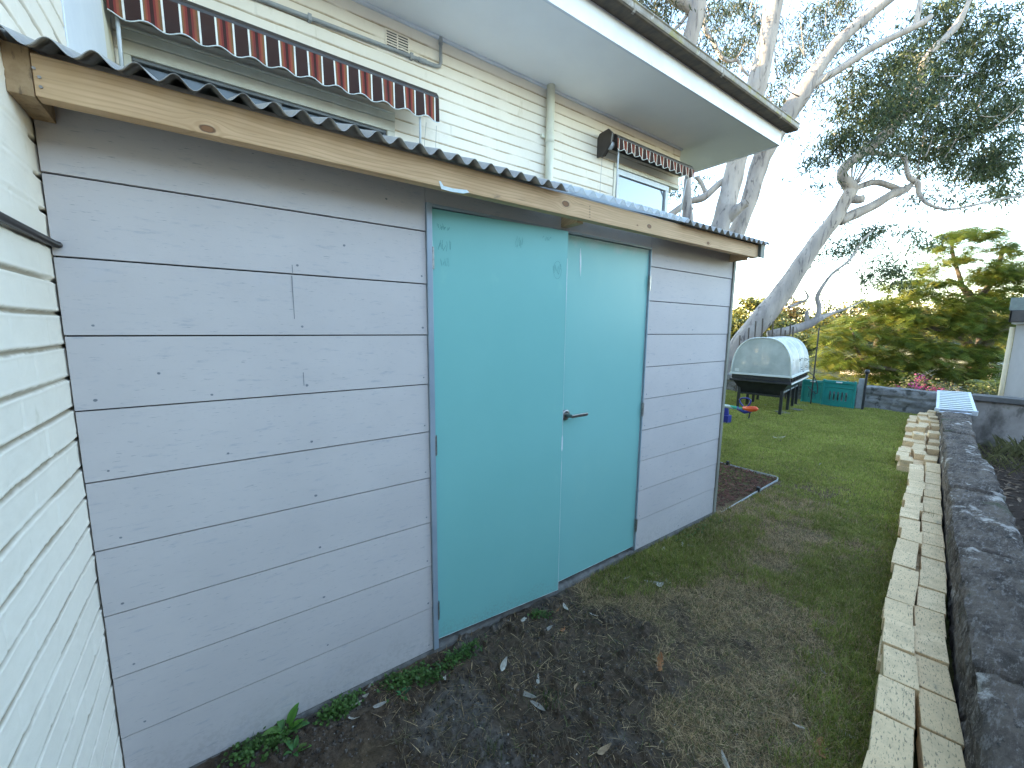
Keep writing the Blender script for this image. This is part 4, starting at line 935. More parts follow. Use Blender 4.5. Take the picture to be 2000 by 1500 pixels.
tuft(1880, 1180, 36, .075, 'bright green tuft growing between the pavers and the stone wall', 4, (.13, .20, .04), plane=.06, spread=.014, wid=.004)
tuft(1812, 1010, 16, .09, 'few green blades growing between the two paver rows', 5, (.10, .13, .035), plane=.075, spread=.02, lean=1.1)
#tuft(1822, 945, 12, .06, 'dry tuft lying on the pavers half way along', 6, (.12, .10, .05), plane=.10, spread=.015, lean=1.6)
# ================================================================== MULCH BED
mc = MB(); r2 = random.Random(8)
ed = [(3.84, .012), (5.235, .045), (5.30, .10), (5.30, .62), (5.16, 1.55)]
n = 0
while n < 3600:
    x = r2.uniform(3.82, 5.28); y = r2.uniform(.05 if x > 3.9 else .02, 1.4)
    if y < .03+.02*(x-3.84): continue
    n += 1
    L_ = r2.uniform(.012, .04); W_ = r2.uniform(.005, .013); a = r2.uniform(0, 6.28); ti = r2.uniform(-.6, .6); g_ = r2.choice([.5, .8, 1, 1.2, 1.7])
    z = float(gz(x, y))+r2.uniform(.0, .022); ca, sa = math.cos(a), math.sin(a)
    V = []
    for zz_ in (0, .003):
        for (p_, q_) in ((-L_/2, -W_/2), (L_/2, -W_/2*.6), (L_/2*.9, W_/2), (-L_/2, W_/2)): V.append((x+p_*ca-q_*sa, y+p_*sa+q_*ca, z+zz_+p_*ti))
    mc.hexa(V); mc.c.append(np.tile(np.array([.15, .062, .045])*g_, (8, 1)))
tag(mc.build('mulch', M['mulch']), 'dark red brown bark mulch in the garden bed beyond the shed corner', 'mulch', kind='stuff')
eg = thing('garden_edging', 'thin pale metal edging round the mulch bed', 'edging')
pth = smooth_path([(3.86, -.015, -.02), (4.6, .02, -.02), (5.1, .04, -.02), (5.25, .05, -.02), (5.315, .10, -.02), (5.31, .25, -.02), (5.27, .9, -.02), (5.2, 1.7, -.02)], 6)
V = []
for i, p in enumerate(pth):
    V += [(p[0], p[1], -.09), (p[0], p[1], -.034)]
o = MB().add(V, [(2*i, 2*i+2, 2*i+3, 2*i+1) for i in range(len(pth)-1)]).build('edging_strip', M['alu'], eg); s = o.modifiers.new('s', 'SOLIDIFY'); s.thickness = .0035
for (x, y) in ((4.72, .028), (5.29, .62)): MB().box(x-.018, x+.018, y-.014, y+.014, -.08, .0).build('peg', M['black'], eg, bevel=.004)

# ================================================================== YARD OBJECTS
# raised planter with cover
pod = thing('raised_planter', 'black raised garden bed on legs under a white domed mesh cover', 'planter')
X0, X1, Y0, Y1 = 9.05, 10.95, 1.36, 2.43; GL = -.085
MB().box(X0+.03, X1-.03, Y0+.03, Y1-.03, .60, .685).box(X0+.0, X1-.0, Y0+.0, Y1-.0, .555, .598).build('tray_rim', M['black'], pod, bevel=.008)
MB().hexa([(X0+.2, Y0+.2, .30), (X1-.2, Y0+.2, .30), (X1-.2, Y1-.2, .30), (X0+.2, Y1-.2, .30), (X0+.06, Y0+.06, .553), (X1-.06, Y0+.06, .553), (X1-.06, Y1-.06, .553), (X0+.06, Y1-.06, .553)]).build('tray', M['black'], pod)
rb = MB()
for k in range(12): x = X0+.12+k*.155; rb.box(x, x+.02, Y0+.012, Y0+.029, .602, .68)
rb.build('tray_rib', M['black'], pod)
MB().box(X0+.01, X1-.01, Y0-.012, Y0-.001, .56, .588).build('water_rail', M['whitepl'], pod, bevel=.003)
for x in (X0+.16, X0+.85, X1-.55, X1-.14):
    for y in (Y0+.16, Y1-.16):
        lg = MB().box(x-.025, x+.025, y-.025, y+.025, GL+.01, .5).build('leg', M['black'], pod, bevel=.004)
for x in (X0+.16, X1-.14): MB().box(x-.012, x+.012, Y0+.19, Y1-.19, .28, .315).build('crossbar', M['black'], pod)
MB().box(X0+.16, X1-.14, Y0+.148, Y0+.172, .36, .39).build('brace', M['conduit'], pod)
def arch(n=28, inset=0.):
    yc = (Y0+Y1)/2; hw = (Y1-Y0)/2-.02-inset; z0 = .70; hh = .73-inset; P_ = []
    for i in range(n+1):
        a = math.pi*i/n; c_, s_ = math.cos(a), math.sin(a); e = 2/2.7
        P_.append((yc+hw*math.copysign(abs(c_)**e, c_)*(1-.05*s_), z0+hh*abs(s_)**e))
    return P_
A = arch()
cv = MB(); nA = len(A)
V = [(x, y, z) for x in np.linspace(X0+.02, X1-.02, 12) for y, z in A]
cv.add(V, [(i*nA+k, i*nA+k+1, (i+1)*nA+k+1, (i+1)*nA+k) for i in range(11) for k in range(nA-1)])
cover = cv.build('cover', M['netside'], pod, smooth=True)
MB().add([(X0+.018, y, z) for y, z in A], [tuple(range(nA))]).build('cover_end', M['net'], pod); MB().add([(X1-.018, y, z) for y, z in A], [tuple(range(nA-1, -1, -1))]).build('cover_end', M['net'], pod)
for x in (X0+.015, (X0+X1)/2, X1-.015): MB().tube([(x, y, z) for y, z in A], .014 if x != (X0+X1)/2 else .010, 8).build('hoop', M['whitepl'], cover, smooth=True)
MB().box(X0-.005, X1+.005, Y0-.005, Y0+.03, .687, .722).box(X0-.005, X1+.005, Y1-.03, Y1+.005, .687, .722).box(X0-.005, X0+.03, Y0+.031, Y1-.031, .687, .722).box(X1-.03, X1+.005, Y0+.031, Y1-.031, .687, .722).build('cover_rail', M['whitepl'], pod, bevel=.004)
MB().box(X0+.010, X0+.014, Y1-.16, Y1-.085, .75, .81).build('care_label', M['whitepl'], pod)
pl = MB(); r2 = random.Random(4)
for k in range(260):
    x = r2.uniform(X0+.15, X1-.15); y = r2.uniform(Y0+.15, Y1-.15); z = r2.uniform(.7, 1.0)*(1) ; s_ = r2.uniform(.03, .07); a = r2.uniform(0, 6.28)
    pl.add([(x, y, z), (x+s_*math.cos(a), y+s_*math.sin(a), z+s_*.5), (x+s_*1.6*math.cos(a+.3), y+s_*1.6*math.sin(a+.3), z+s_*.3), (x+s_*math.cos(a+.6), y+s_*math.sin(a+.6), z+s_*.2)], [(0, 1, 2, 3)], (.03*r2.uniform(.6, 1.4), .07, .02))
tag(pl.build('salad_plants', M['leaf']), 'dim green vegetables growing inside the covered planter', 'vegetables', kind='stuff')
MB().box(X0+.1, X1-.1, Y0+.1, Y1-.1, .64, .69).build('potting_soil', M['mulch'], pod)
for i, (u, v) in enumerate([(1470, 803), (1487, 792), (1528, 806), (1553, 800), (1563, 792)]):
    p = at(u, v, 2, -.07); o = MB().box(-.13, .13, -.10, .10, -.01, .012).build('paving_slab', M['concrete'], bevel=.005); o.location = (p.x, p.y, -.065); o.rotation_euler = (0, 0, i*.4)
    tag(o, 'small concrete slab set in the lawn under %s of the raised planter' % ['the left front leg', 'the left rear leg', 'the right front leg', 'a middle right leg', 'the right rear leg'][i], 'paving slab', 'slabs under the planter legs')
ang = .18; C0_ = Vector((X0, Y0, 0)); pod.rotation_euler = (0, 0, ang); pod.location = C0_-Matrix.Rotation(ang, 3, 'Z') @ C0_
# seesaw
ss = thing('seesaw', 'plastic seesaw with blue post, green beam and orange seat half hidden by the shed', 'seesaw', (0, 0, 0))
XS = 7.55; q = lambda u, v: at(u, v, 0, XS)
pb_ = q(1417, 832); pt = q(1420, 797)
MB().tube([(XS, pb_.y+.02, GL+.02), (XS, pt.y+.02, pt.z)], [.075, .045], 14).box(XS-.07, XS+.07, pb_.y-.06, pb_.y+.1, -.07, .09).build('post', M['blue'], ss, bevel=.006)
a_ = q(1400, 790); b_ = q(1462, 802); MB().tube([a_, a_.lerp(b_, .5)+Vector((0, 0, .004)), b_], [.035, .03, .028], 10).build('beam', M['greenp'], ss, smooth=True)
s0 = q(1452, 797); s1 = q(1481, 799)
MB().tube([s0, s0.lerp(s1, .5)+Vector((0, 0, -.008)), s0.lerp(s1, .85), s1], [.035, .05, .042, .01], 14).build('seat', M['orange'], ss, smooth=True)
MB().tube([q(1440, 797), q(1455, 804), q(1468, 803)], [.03, .04, .02], 10).build('seat_bracket', M['blue'], ss, smooth=True)
lp = [q(u, v) for u, v in [(1455, 797), (1447, 788), (1445, 781), (1450, 777.5), (1460, 778), (1466, 782), (1464, 789), (1457, 797)]]
MB().tube(smooth_path(lp, 4), .013, 8).build('handle', M['blue'], ss, smooth=True)
MB().tube([q(1465, 802), q(1464, 811), q(1462, 817)], .012, 6).build('foot_rest', M['black'], ss)
MB().tube(smooth_path([(XS, pb_.y, -.06), (XS+.25, pb_.y-.12, -.06), (XS+.3, pb_.y-.3, -.065), (XS+.1, pb_.y-.35, -.07)], 4), .012, 6).build('base_loop', M['black'], ss)
# playpen panels
def playpanel(y0, y1, x, z0, z1, slots, label, rz=0):
    pn = thing('play_fence_panel', label, 'play fence', (x, (y0+y1)/2, z0), 'green plastic play fence panels', rz)
    w_ = abs(y1-y0); h_ = z1-z0; m = MB(); n = 60; T = .045
    ysl = [(i-(slots-1)/2)*.078*(w_/.6) for i in range(slots)]; sw = .024*(w_/.6); za, zb = h_*.26, h_*.60
    edges = sorted(set([-w_/2, w_/2]+[a for y in ysl for a in (y-sw, y+sw)]))
    for a, b in zip(edges[:-1], edges[1:]):
        mid = (a+b)/2; hole = any(abs(mid-y) < sw*.9 for y in ysl)
        if hole: m.box(-T/2, T/2, a, b, 0.02, za); m.box(-T/2, T/2, a, b, zb, h_)
        else: m.box(-T/2, T/2, a, b, .02, h_)
    o = m.build('panel', M['toygreen'], pn)
    rr = MB()
    for y in ysl: rr.tube([(-T/2-.002, y-sw, za), (-T/2-.002, y-sw, zb-.02), (-T/2-.002, y-sw*.5, zb), (-T/2-.002, y+sw*.5, zb), (-T/2-.002, y+sw, zb-.02), (-T/2-.002, y+sw, za), (-T/2-.002, y, za-.012), (-T/2-.002, y-sw, za)], .006, 6)
    rr.build('slot_rim', M['toygreen'], pn)
    MB().box(-T/2-.015, T/2+.015, -w_/2, w_/2, h_-.06, h_-.02).box(-T/2-.012, T/2+.012, -w_/2, w_/2, h_*.86-.07, h_*.86-.055).build('top_rail', M['toygreen'], pn, bevel=.01)
    for s_ in (-1, 1): MB().box(-T/2-.012, T/2+.012, s_*w_/2-.022, s_*w_/2+.022, 0, h_+.012).build('end_post', M['toygreen'], pn, bevel=.01)
    MB().box(-T/2-.02, -T/2-.002, -.055, .055, h_-.045, h_-.018).build('grip', M['whitepl'], pn, bevel=.008)
    return pn
playpanel(1.50, .955, 11.28, -.085, .50, 5, 'teal plastic play fence panel with five slots beside the black post', .05)
playpanel(1.92, 1.53, 11.34, -.085, .46, 3, 'teal plastic play fence panel half behind the raised planter', -.1)
bp_ = thing('gate_post', 'slim black metal post with a ball top at the lawn end', 'post', (11.32, .80, -.09))
MB().tube([(0, 0, 0), (0, 0, .80)], .022, 10).build('shaft', M['black'], bp_); MB().tube([(0, 0, .78), (0, 0, .80), (0, 0, .84), (0, 0, .87), (0, 0, .88)], [.02, .04, .045, .03, .003], 12).build('ball_cap', M['black'], bp_, smooth=True)
o = MB().box(11.36, 11.44, .83, .93, -.09, .58).build('timber_post', M['conduit'], bevel=.006); tag(o, 'square weathered grey post behind the black post', 'post')
# garden stakes behind the planter
for i, (u, v0, v1) in enumerate([(1446, 655, 700), (1464, 640, 690), (1478, 627, 690), (1492, 622, 690), (1512, 628, 690), (1527, 640, 690), (1546, 632, 690), (1551, 638, 690), (1535, 645, 690)]):
    a_ = at(u-3, v1, 0, 11.45); b_ = at(u, v0, 0, 11.45)
    o = MB().tube([(0, 0, 0), ((b_.x-a_.x)*1.4, (b_.y-a_.y)*1.6, b_.z+.1)], .016, 6).build('garden_stake', M['darkbark']); o.location = (a_.x, a_.y, -.1)
    tag(o, 'dark thin stake behind the covered planter, %s from the left' % ORD[i], 'stake', 'stakes behind the planter')
a_ = at(1588, 745, 0, 11.15); b_ = at(1600, 640, 0, 11.15)
tag(MB().tube([(a_.x, a_.y, -.09), a_, b_], .014, 6).build('garden_stake', M['black'], loc=(a_.x, a_.y, -.09)), 'tall black pole leaning right beside the planter cover', 'stake')
hp = [at(u, v, 0, 11.05) for u, v in [(1582, 728), (1590, 735), (1596, 750), (1596, 768), (1588, 765), (1578, 755)]]
tag(MB().tube(smooth_path([tuple(p) for p in hp], 5), .010, 6).build('garden_hose', M['black'], loc=tuple(hp[0])), 'thin dark hose looped in front of the teal play fence', 'hose')
# ladder on the wall
ld = thing('ladder', 'short aluminium ladder with broad flat rungs lying on the end of the stone wall', 'ladder', (9.75, -.68, .36), None, 0)
n0 = at(1831, 800, 0, 9.75); n1 = at(1905, 806, 0, 9.75); f0 = at(1833, 764, 0, 11.3); f1 = at(1893, 768, 0, 11.3)
L0 = ld.location.copy()
for a_, b_ in ((n0, f0), (n1, f1)): MB().tube([a_-L0, b_-L0], .026, 4).build('side_rail', M['alu'], ld)
for k in range(11):
    f = (k+.2)/10.6; a_ = n0.lerp(f0, f)-L0; b_ = n1.lerp(f1, f)-L0; dz = Vector((.024, 0, .004))
    MB().hexa([a_-dz, b_-dz, b_+dz, a_+dz]+[p_+Vector((-.004, 0, .022)) for p_ in (a_-dz, b_-dz, b_+dz, a_+dz)]).build('rung', M['whitepl'] if k else M['alu'], ld)
for a_ in (n0, n1): MB().box(a_.x-L0.x-.05, a_.x-L0.x+.01, a_.y-L0.y-.03, a_.y-L0.y+.03, -.05, a_.z-L0.z+.03).build('foot', M['alu'], ld, bevel=.005)
MB().tube([n0-L0+Vector((-.02, 0, -.03)), n1-L0+Vector((-.02, 0, -.03))], .018, 6).build('front_bar', M['alu'], ld)

# leaf litter on the neighbour's ground
m = MB(); r2 = random.Random(66)
for k in range(2600):
    x = r2.uniform(2.8, 11.5); y = WL(x)-.33-r2.random()**1.5*2.4; z = float(gz(x, y))+.012; a = r2.uniform(0, 6.28); L_ = r2.uniform(.02, .06); W_ = L_*r2.uniform(.2, .4); g_ = r2.choice([.4, .7, 1, 1, 1.6])
    ca, sa = math.cos(a), math.sin(a); ti = r2.uniform(-.4, .4)
    m.add([(x-L_*ca, y-L_*sa, z-L_*ti), (x-W_*sa, y+W_*ca, z+.008), (x+L_*ca, y+L_*sa, z+L_*ti), (x+W_*sa, y-W_*ca, z+.004)], [(0, 1, 2, 3)], (.20*g_, .135*g_, .085*g_))
tag(m.build('leaf_litter', M['litter']), 'brown leaf litter on the ground right of the stone wall', 'leaf litter', kind='stuff')
for i, (x, y, L_, lab) in enumerate([(11.2, -1.5, .35, 'dry straggly weeds at the foot of the stained rendered wall'), (10.6, -1.35, .28, 'olive weed tuft between the stone wall and the rendered wall'), (9.6, -1.2, .2, 'low dull weed tuft behind the far part of the stone wall'), (11.3, -2.1, .3, 'dry weeds at the right edge under the rendered wall')]):
    r3 = random.Random(i); m = MB()
    for k in range(170):
        a = r3.uniform(0, 6.28); l_ = L_*r3.uniform(.4, 1.1); px = r3.gauss(0, .2); py = r3.gauss(0, .2); ln = r3.uniform(.2, .9); g_ = r3.uniform(.6, 1.4)
        m.add([(px-.004, py, 0), (px+.004, py, 0), (px+l_*ln*math.cos(a)*.5+.003, py+l_*ln*math.sin(a)*.5, l_*.6), (px+l_*ln*math.cos(a), py+l_*ln*math.sin(a), l_*.85)], [(0, 1, 2), (0, 2, 3)], (.16*g_, .15*g_, .06*g_))
    o = m.build('weed_tuft', M['grass']); o.location = (x, y, float(gz(x, y))); tag(o, lab, 'weed')

# neighbour house
nb = thing('neighbour_house', 'pale rendered neighbour house with dark gutter and cream downpipe at the right edge', 'house')
MB().box(14.0, 20, -10, -.90, -1.5, 1.76).build('wall', M['nbwall'], nb)
MB().box(13.88, 20, -10, -.84, 1.762, 1.93).build('fascia', M['fascia'], nb)
MB().box(13.78, 13.878, -10, -.80, 1.80, 2.04).box(13.78, 20, -.838, -.80, 1.80, 2.04).build('gutter', M['hood'], nb, bevel=.01)
MB().box(13.80, 20, -10, -.78, 2.045, 2.3).build('roof', M['green_iron'], nb)
MB().tube([(13.95, -.86, -1.4), (13.95, -.86, 1.70)], .038, 12).build('downpipe', M['cream'], nb, smooth=True)

# ================================================================== TREES
def leaf_field(name, centers, per, L, W, droop, cols, mat, parent, spread=.25, seed=0, curved=True):
    """many separate leaf blades gathered in hanging sprays round the given centres"""
    r3 = np.random.default_rng(seed); C_ = np.repeat(centers, per, 0); n = len(C_)
    base = C_+r3.normal(0, spread, (n, 3))*np.array([1, 1, .7])
    th = r3.uniform(0, 2*np.pi, n); dn = np.clip(r3.normal(droop, .35, n), -1.2, 1.5)
    d = np.stack([np.cos(th)*np.cos(dn), np.sin(th)*np.cos(dn), -np.sin(dn)], -1)
    l_ = L*r3.uniform(.6, 1.2, n)[:, None]; w_ = W*r3.uniform(.7, 1.3, n)[:, None]
    s_ = np.cross(d, r3.normal(0, 1, (n, 3))); s_ /= np.linalg.norm(s_, axis=1)[:, None]+1e-9
    b2 = np.cross(d, s_)*l_*.12
    V = np.stack([base, base+d*l_*.35+s_*w_/2+b2, base+d*l_*.35-s_*w_/2+b2, base+d*l_*.72+s_*w_*.35+b2, base+d*l_*.72-s_*w_*.35+b2, base+d*l_], 1)
    i0 = np.arange(n)[:, None]*6
    q_ = i0+np.array([[1, 3, 4, 2]]); t_ = np.concatenate([i0+np.array([[0, 1, 2]]), i0+np.array([[3, 5, 4]])])
    cc = np.array(cols)[r3.integers(0, len(cols), n)]*r3.uniform(.7, 1.25, (n, 1))
    return npmesh(name, V.reshape(-1, 3), q_, t_, mat, parent, cols=np.repeat(cc[:, None], 6, 1).reshape(-1, 3))
def limb(m, pts, seg=10, sub=5):
    """pts: (u, v, Z, halfwidth_px)"""
    W3 = [far(u, v, Z) for u, v, Z, r_ in pts]; rad = [r_*Z/F for u, v, Z, r_ in pts]
    A4 = smooth_path([(*p, r_) for p, r_ in zip(W3, rad)], sub)
    m.tube([a[:3] for a in A4], [max(a[3]*(1+.03*math.sin(i*1.3)), .004) for i, a in enumerate(A4)], seg)
    return m
def blobs(spec, seed):
    """spec: (u,v,ru,rv,count,Zmin,Zmax) -> cluster centres"""
    r3 = random.Random(seed); out_ = []
    for (u, v, ru, rv, n, za, zb) in spec:
        for k in range(n):
            if k % 6 == 0:
                a = r3.uniform(0, 6.28); q_ = math.sqrt(r3.random()); c0_ = far(u+ru*q_*math.cos(a), v+rv*q_*math.sin(a), r3.uniform(za, zb))
            for _ in range(2): out_.append(c0_+Vector((r3.gauss(0, .22), r3.gauss(0, .22), r3.gauss(0, .15))))
    return np.array(out_)
gumc = [(.035, .06, .025), (.05, .08, .03), (.045, .068, .036), (.08, .10, .035)]
# A: leaning gum
gA = thing('gum_tree', 'large gum tree with a thick pale trunk leaning right above the covered planter', 'tree', far(1400, 760, 13.2))
gA.location = (0, 0, 0)
m = MB()
limb(m, [(1385, 800, 12.6, 24), (1412, 735, 12.5, 22), (1445, 675, 12.3, 19), (1488, 622, 12.1, 20), (1528, 572, 11.9, 18), (1564, 518, 11.6, 15.5), (1598, 468, 11.4, 14), (1630, 428, 11.2, 13), (1653, 388, 11, 11), (1662, 368, 11, 12), (1645, 345, 10.9, 9), (1652, 325, 10.8, 9), (1685, 298, 10.6, 9), (1730, 262, 10.4, 8.5), (1765, 225, 10.2, 8), (1795, 170, 10.1, 7.5), (1808, 115, 10, 7), (1850, 70, 9.9, 6), (1868, 50, 9.9, 7), (1885, 20, 9.8, 4), (1905, -30, 9.8, 3.5)], 14)
m.build('trunk', M['bark'], gA, smooth=True)
m = MB(); limb(m, [(1640, 432, 11.2, 9), (1665, 420, 11.2, 10), (1705, 402, 11.2, 8.5), (1745, 378, 11.2, 8), (1768, 370, 11.3, 7), (1782, 358, 11.4, 4), (1795, 345, 11.4, 3)]).build('branch', M['bark'], gA, smooth=True)
m = MB(); limb(m, [(1664, 372, 11, 5), (1685, 362, 11.1, 5.5), (1712, 356, 11.2, 5.5), (1740, 364, 11.3, 5.5), (1765, 374, 11.3, 5)]).build('branch', M['bark'], gA, smooth=True)
m = MB(); limb(m, [(1664, 388, 11, 8), (1676, 390, 10.9, 8), (1686, 388, 10.8, 7.5)]).build('branch_stump', M['bark'], gA, smooth=True)
m = MB(); limb(m, [(1690, 297, 10.6, 5), (1730, 301, 10.6, 4), (1764, 305, 10.5, 4), (1770, 325, 10.5, 4), (1776, 347, 10.5, 4.5), (1792, 358, 10.5, 5), (1795, 378, 10.5, 4), (1812, 398, 10.4, 3), (1850, 409, 10.3, 2.4), (1900, 401, 10.2, 2.2), (1950, 390, 10.1, 2), (2010, 380, 10, 1.6)]).build('branch', M['bark'], gA, smooth=True)
m = MB(); limb(m, [(1500, 655, 12.2, 9), (1551, 643, 12, 8.5), (1578, 634, 11.9, 8), (1600, 622, 11.8, 6), (1625, 612, 11.8, 3), (1660, 600, 11.7, 1.6), (1690, 585, 11.7, 1)])
limb(m, [(1597, 624, 11.8, 5), (1600, 600, 11.8, 4.5), (1596, 582, 11.8, 4), (1603, 565, 11.7, 3.5), (1625, 535, 11.6, 2.5), (1655, 512, 11.5, 2.4), (1672, 490, 11.5, 2.2), (1684, 470, 11.4, 1.8), (1705, 450, 11.4, 1.2)])
limb(m, [(1577, 634, 11.9, 4), (1576, 612, 11.9, 3.5), (1580, 605, 11.9, 1.2), (1597, 597, 11.9, .8)]); m.build('branch', M['bark'], gA, smooth=True)
m = MB(); limb(m, [(1540, 600, 11.9, 3), (1560, 592, 11.9, 2.6), (1574, 586, 11.8, 2.4), (1578, 578, 11.8, 2), (1570, 565, 11.8, 1)])
r2 = random.Random(3)
for k in range(12):
    a = r2.uniform(-1.9, -.45); l_ = r2.uniform(50, 125); limb(m, [(1663, 366, 11, 1.6), (1663+l_*.5*math.cos(a), 366+l_*.5*math.sin(a)+4, 11, 1.2), (1663+l_*math.cos(a), 366+l_*math.sin(a), 10.9, .7)], 5, 3)
for k in range(30):
    u, v = r2.uniform(1690, 1960), r2.uniform(90, 400); a = r2.uniform(-1.4, .2); l_ = r2.uniform(30, 80); Z_ = r2.uniform(9.8, 11); limb(m, [(u, v, Z_, 1.3), (u+l_*.5*math.cos(a), v+l_*.5*math.sin(a)+3, Z_, 1), (u+l_*math.cos(a), v+l_*math.sin(a), Z_-.2, .6)], 4, 2)
m.build('twigs', M['bark'], gA, smooth=True)['kind'] = 'stuff'
spec = [(1780, 190, 70, 50, 90, 10.4, 12.6), (1700, 200, 55, 45, 60, 10.4, 12.2), (1650, 250, 55, 40, 50, 10.5, 12.2), (1750, 260, 80, 50, 60, 10.2, 12.4), (1740, 240, 55, 45, 44, 9.3, 10.0), (1800, 190, 40, 50, 34, 9.2, 9.8), (1690, 300, 36, 20, 12, 9.8, 10.3), (1810, 110, 30, 40, 16, 9.1, 9.7), (1850, 250, 80, 55, 120, 10.2, 12.4), (1920, 220, 60, 45, 70, 10.2, 12.2), (1960, 260, 45, 50, 60, 10.2, 12), (1880, 320, 80, 40, 100, 10.4, 12.3),
        (1960, 330, 50, 45, 80, 10.4, 12), (1800, 310, 60, 32, 50, 10.8, 12.4), (1690, 275, 60, 30, 44, 10.8, 12.4), (1630, 295, 40, 26, 24, 10.8, 12), (1600, 320, 24, 20, 8, 10.8, 11.6), (1610, 350, 20, 16, 5, 10.8, 11.6), (1850, 160, 70, 40, 70, 10.2, 12), (1800, 120, 60, 35, 40, 10.4, 12), (1740, 140, 45, 30, 26, 10.4, 12),
        (1900, 110, 55, 30, 40, 10.2, 11.6), (1860, 20, 70, 30, 40, 10.2, 11.6), (1960, 80, 40, 50, 36, 10.2, 11.4), (1985, 230, 30, 60, 40, 10.2, 11.6), (1930, 160, 60, 30, 40, 10.2, 11.6), (1700, 150, 60, 30, 30, 10.6, 12), (1820, 80, 50, 24, 30, 10.2, 11.6), (1870, 60, 60, 35, 44, 10.2, 11.6), (1940, 30, 40, 35, 30, 10.2, 11.4), (1960, 110, 30, 25, 10, 10.2, 11.4), (1800, 30, 45, 24, 16, 10.4, 11.8), (1960, 180, 40, 26, 20, 10.2, 11.6), (1900, 385, 70, 20, 22, 10.8, 12), (1800, 390, 40, 18, 10, 11, 12), (1980, 385, 30, 20, 10, 10.8, 11.8),
        (1700, 460, 50, 24, 40, 11.6, 13), (1760, 470, 45, 22, 26, 11.6, 13), (1650, 480, 26, 18, 14, 11.6, 13), (1720, 520, 55, 26, 30, 11.8, 13), (1670, 545, 36, 26, 18, 12, 13), (1760, 535, 30, 26, 12, 12, 13), (1600, 490, 18, 30, 8, 11.9, 12.8), (1575, 585, 12, 16, 4, 12.2, 12.6), (1640, 580, 24, 18, 7, 12, 12.8), (1615, 430, 20, 22, 6, 11.6, 12.4)]
leaf_field('crown', blobs(spec, 11), 11, .175, .029, .75, gumc, M['leaf'], gA, .12, 1)
# B: tall twin stems
gB = thing('gum_tree', 'tall pale twin stemmed gum tree with a sawn stub behind the shed roof', 'tree')
m = MB(); limb(m, [(1340, 700, 10, 24), (1370, 560, 10, 21), (1398, 470, 10, 18), (1416, 410, 10, 17.5), (1430, 355, 10, 18), (1442, 300, 9.9, 18), (1462, 230, 9.8, 19), (1482, 150, 9.7, 18), (1500, 70, 9.6, 16), (1512, 0, 9.5, 16), (1525, -80, 9.4, 14)], 16)
m.build('trunk', M['bark'], gB, smooth=True)
m = MB(); limb(m, [(1414, 432, 10, 13), (1436, 412, 9.8, 10), (1450, 401, 9.7, 8), (1458, 396, 9.65, 8)], 12).build('sawn_stub', M['bark'], gB, smooth=True)
p = far(1458, 395, 9.65); q_ = (far(1458, 395, 9.64)-far(1448, 403, 9.75)).normalized()
MB().tube([p+q_*.004, p+q_*.010], .07, 14).build('stub_hollow', M['darkbark'], gB)
m = MB(); limb(m, [(1370, 720, 10.6, 22), (1405, 560, 10.6, 17), (1437, 460, 10.6, 15), (1462, 395, 10.5, 14.5), (1479, 335, 10.5, 16), (1494, 295, 10.4, 17), (1530, 235, 10.3, 18), (1562, 190, 10.2, 17), (1600, 130, 10.1, 13), (1640, 80, 10, 11), (1690, 35, 10, 10), (1740, -5, 9.9, 9), (1800, -50, 9.9, 8)], 16)
m.build('trunk', M['bark'], gB, smooth=True)
m = MB(); limb(m, [(1562, 192, 10.2, 9), (1590, 165, 10.1, 8), (1640, 135, 10, 7), (1700, 95, 9.9, 6.5), (1760, 65, 9.8, 6), (1800, 45, 9.8, 6), (1818, 32, 9.8, 4.5)]); limb(m, [(1788, 50, 9.8, 5), (1793, 25, 9.8, 4.5), (1800, -10, 9.8, 4)]); m.build('branch', M['bark'], gB, smooth=True)
m = MB(); limb(m, [(1440, 345, 10, 8), (1410, 355, 10.1, 6), (1375, 385, 10.2, 7), (1345, 395, 10.3, 6), (1310, 420, 10.4, 7), (1290, 440, 10.5, 8)]); limb(m, [(1380, 382, 10.2, 4), (1370, 358, 10.2, 4), (1360, 345, 10.2, 4)]); m.build('branch', M['bark'], gB, smooth=True)
m = MB(); limb(m, [(1375, 30, 9.8, 4), (1378, 60, 9.8, 4), (1395, 85, 9.8, 3.5), (1408, 110, 9.7, 3.5), (1425, 120, 9.7, 3), (1440, 118, 9.7, 3), (1450, 135, 9.7, 2.5), (1462, 148, 9.7, 2)])
for k in range(26):
    u, v = r2.uniform(1360, 1680), r2.uniform(-10, 220); a = r2.uniform(-2.6, -.4); l_ = r2.uniform(30, 90); Z_ = r2.uniform(9, 10.4); limb(m, [(u, v, Z_, 1.5), (u+l_*.5*math.cos(a), v+l_*.5*math.sin(a)+5, Z_, 1), (u+l_*math.cos(a), v+l_*math.sin(a), Z_-.2, .6)], 4, 2)
m.build('twigs', M['bark'], gB, smooth=True)['kind'] = 'stuff'
spec = [(1600, 40, 50, 36, 44, 10.2, 12.2), (1590, 120, 50, 60, 44, 10.2, 12.2), (1555, 160, 50, 50, 26, 10.2, 11.8), (1440, 60, 60, 45, 44, 10.2, 11.8), (1400, 20, 60, 30, 30, 10.2, 11.8), (1460, 110, 30, 30, 12, 10.2, 11.2), (1400, 110, 35, 40, 10, 10.2, 11.2), (1680, 20, 80, 30, 30, 10.2, 11.8), (1670, 100, 40, 40, 16, 10.2, 11.8), (1530, 190, 40, 20, 14, 10.2, 11.8), (1575, 250, 50, 16, 6, 10.2, 11.6),
        (1520, 220, 40, 25, 10, 10.7, 11.7), (1318, 385, 14, 25, 10, 11.2, 11.8), (1365, 350, 14, 14, 5, 11.2, 11.5), (1500, 30, 50, 60, 22, 11.0, 12.6)]
leaf_field('crown', blobs(spec, 12), 13, .155, .024, .8, [(.05, .085, .05), (.04, .06, .032), (.09, .085, .04)], M['leaf'], gB, .12, 2)
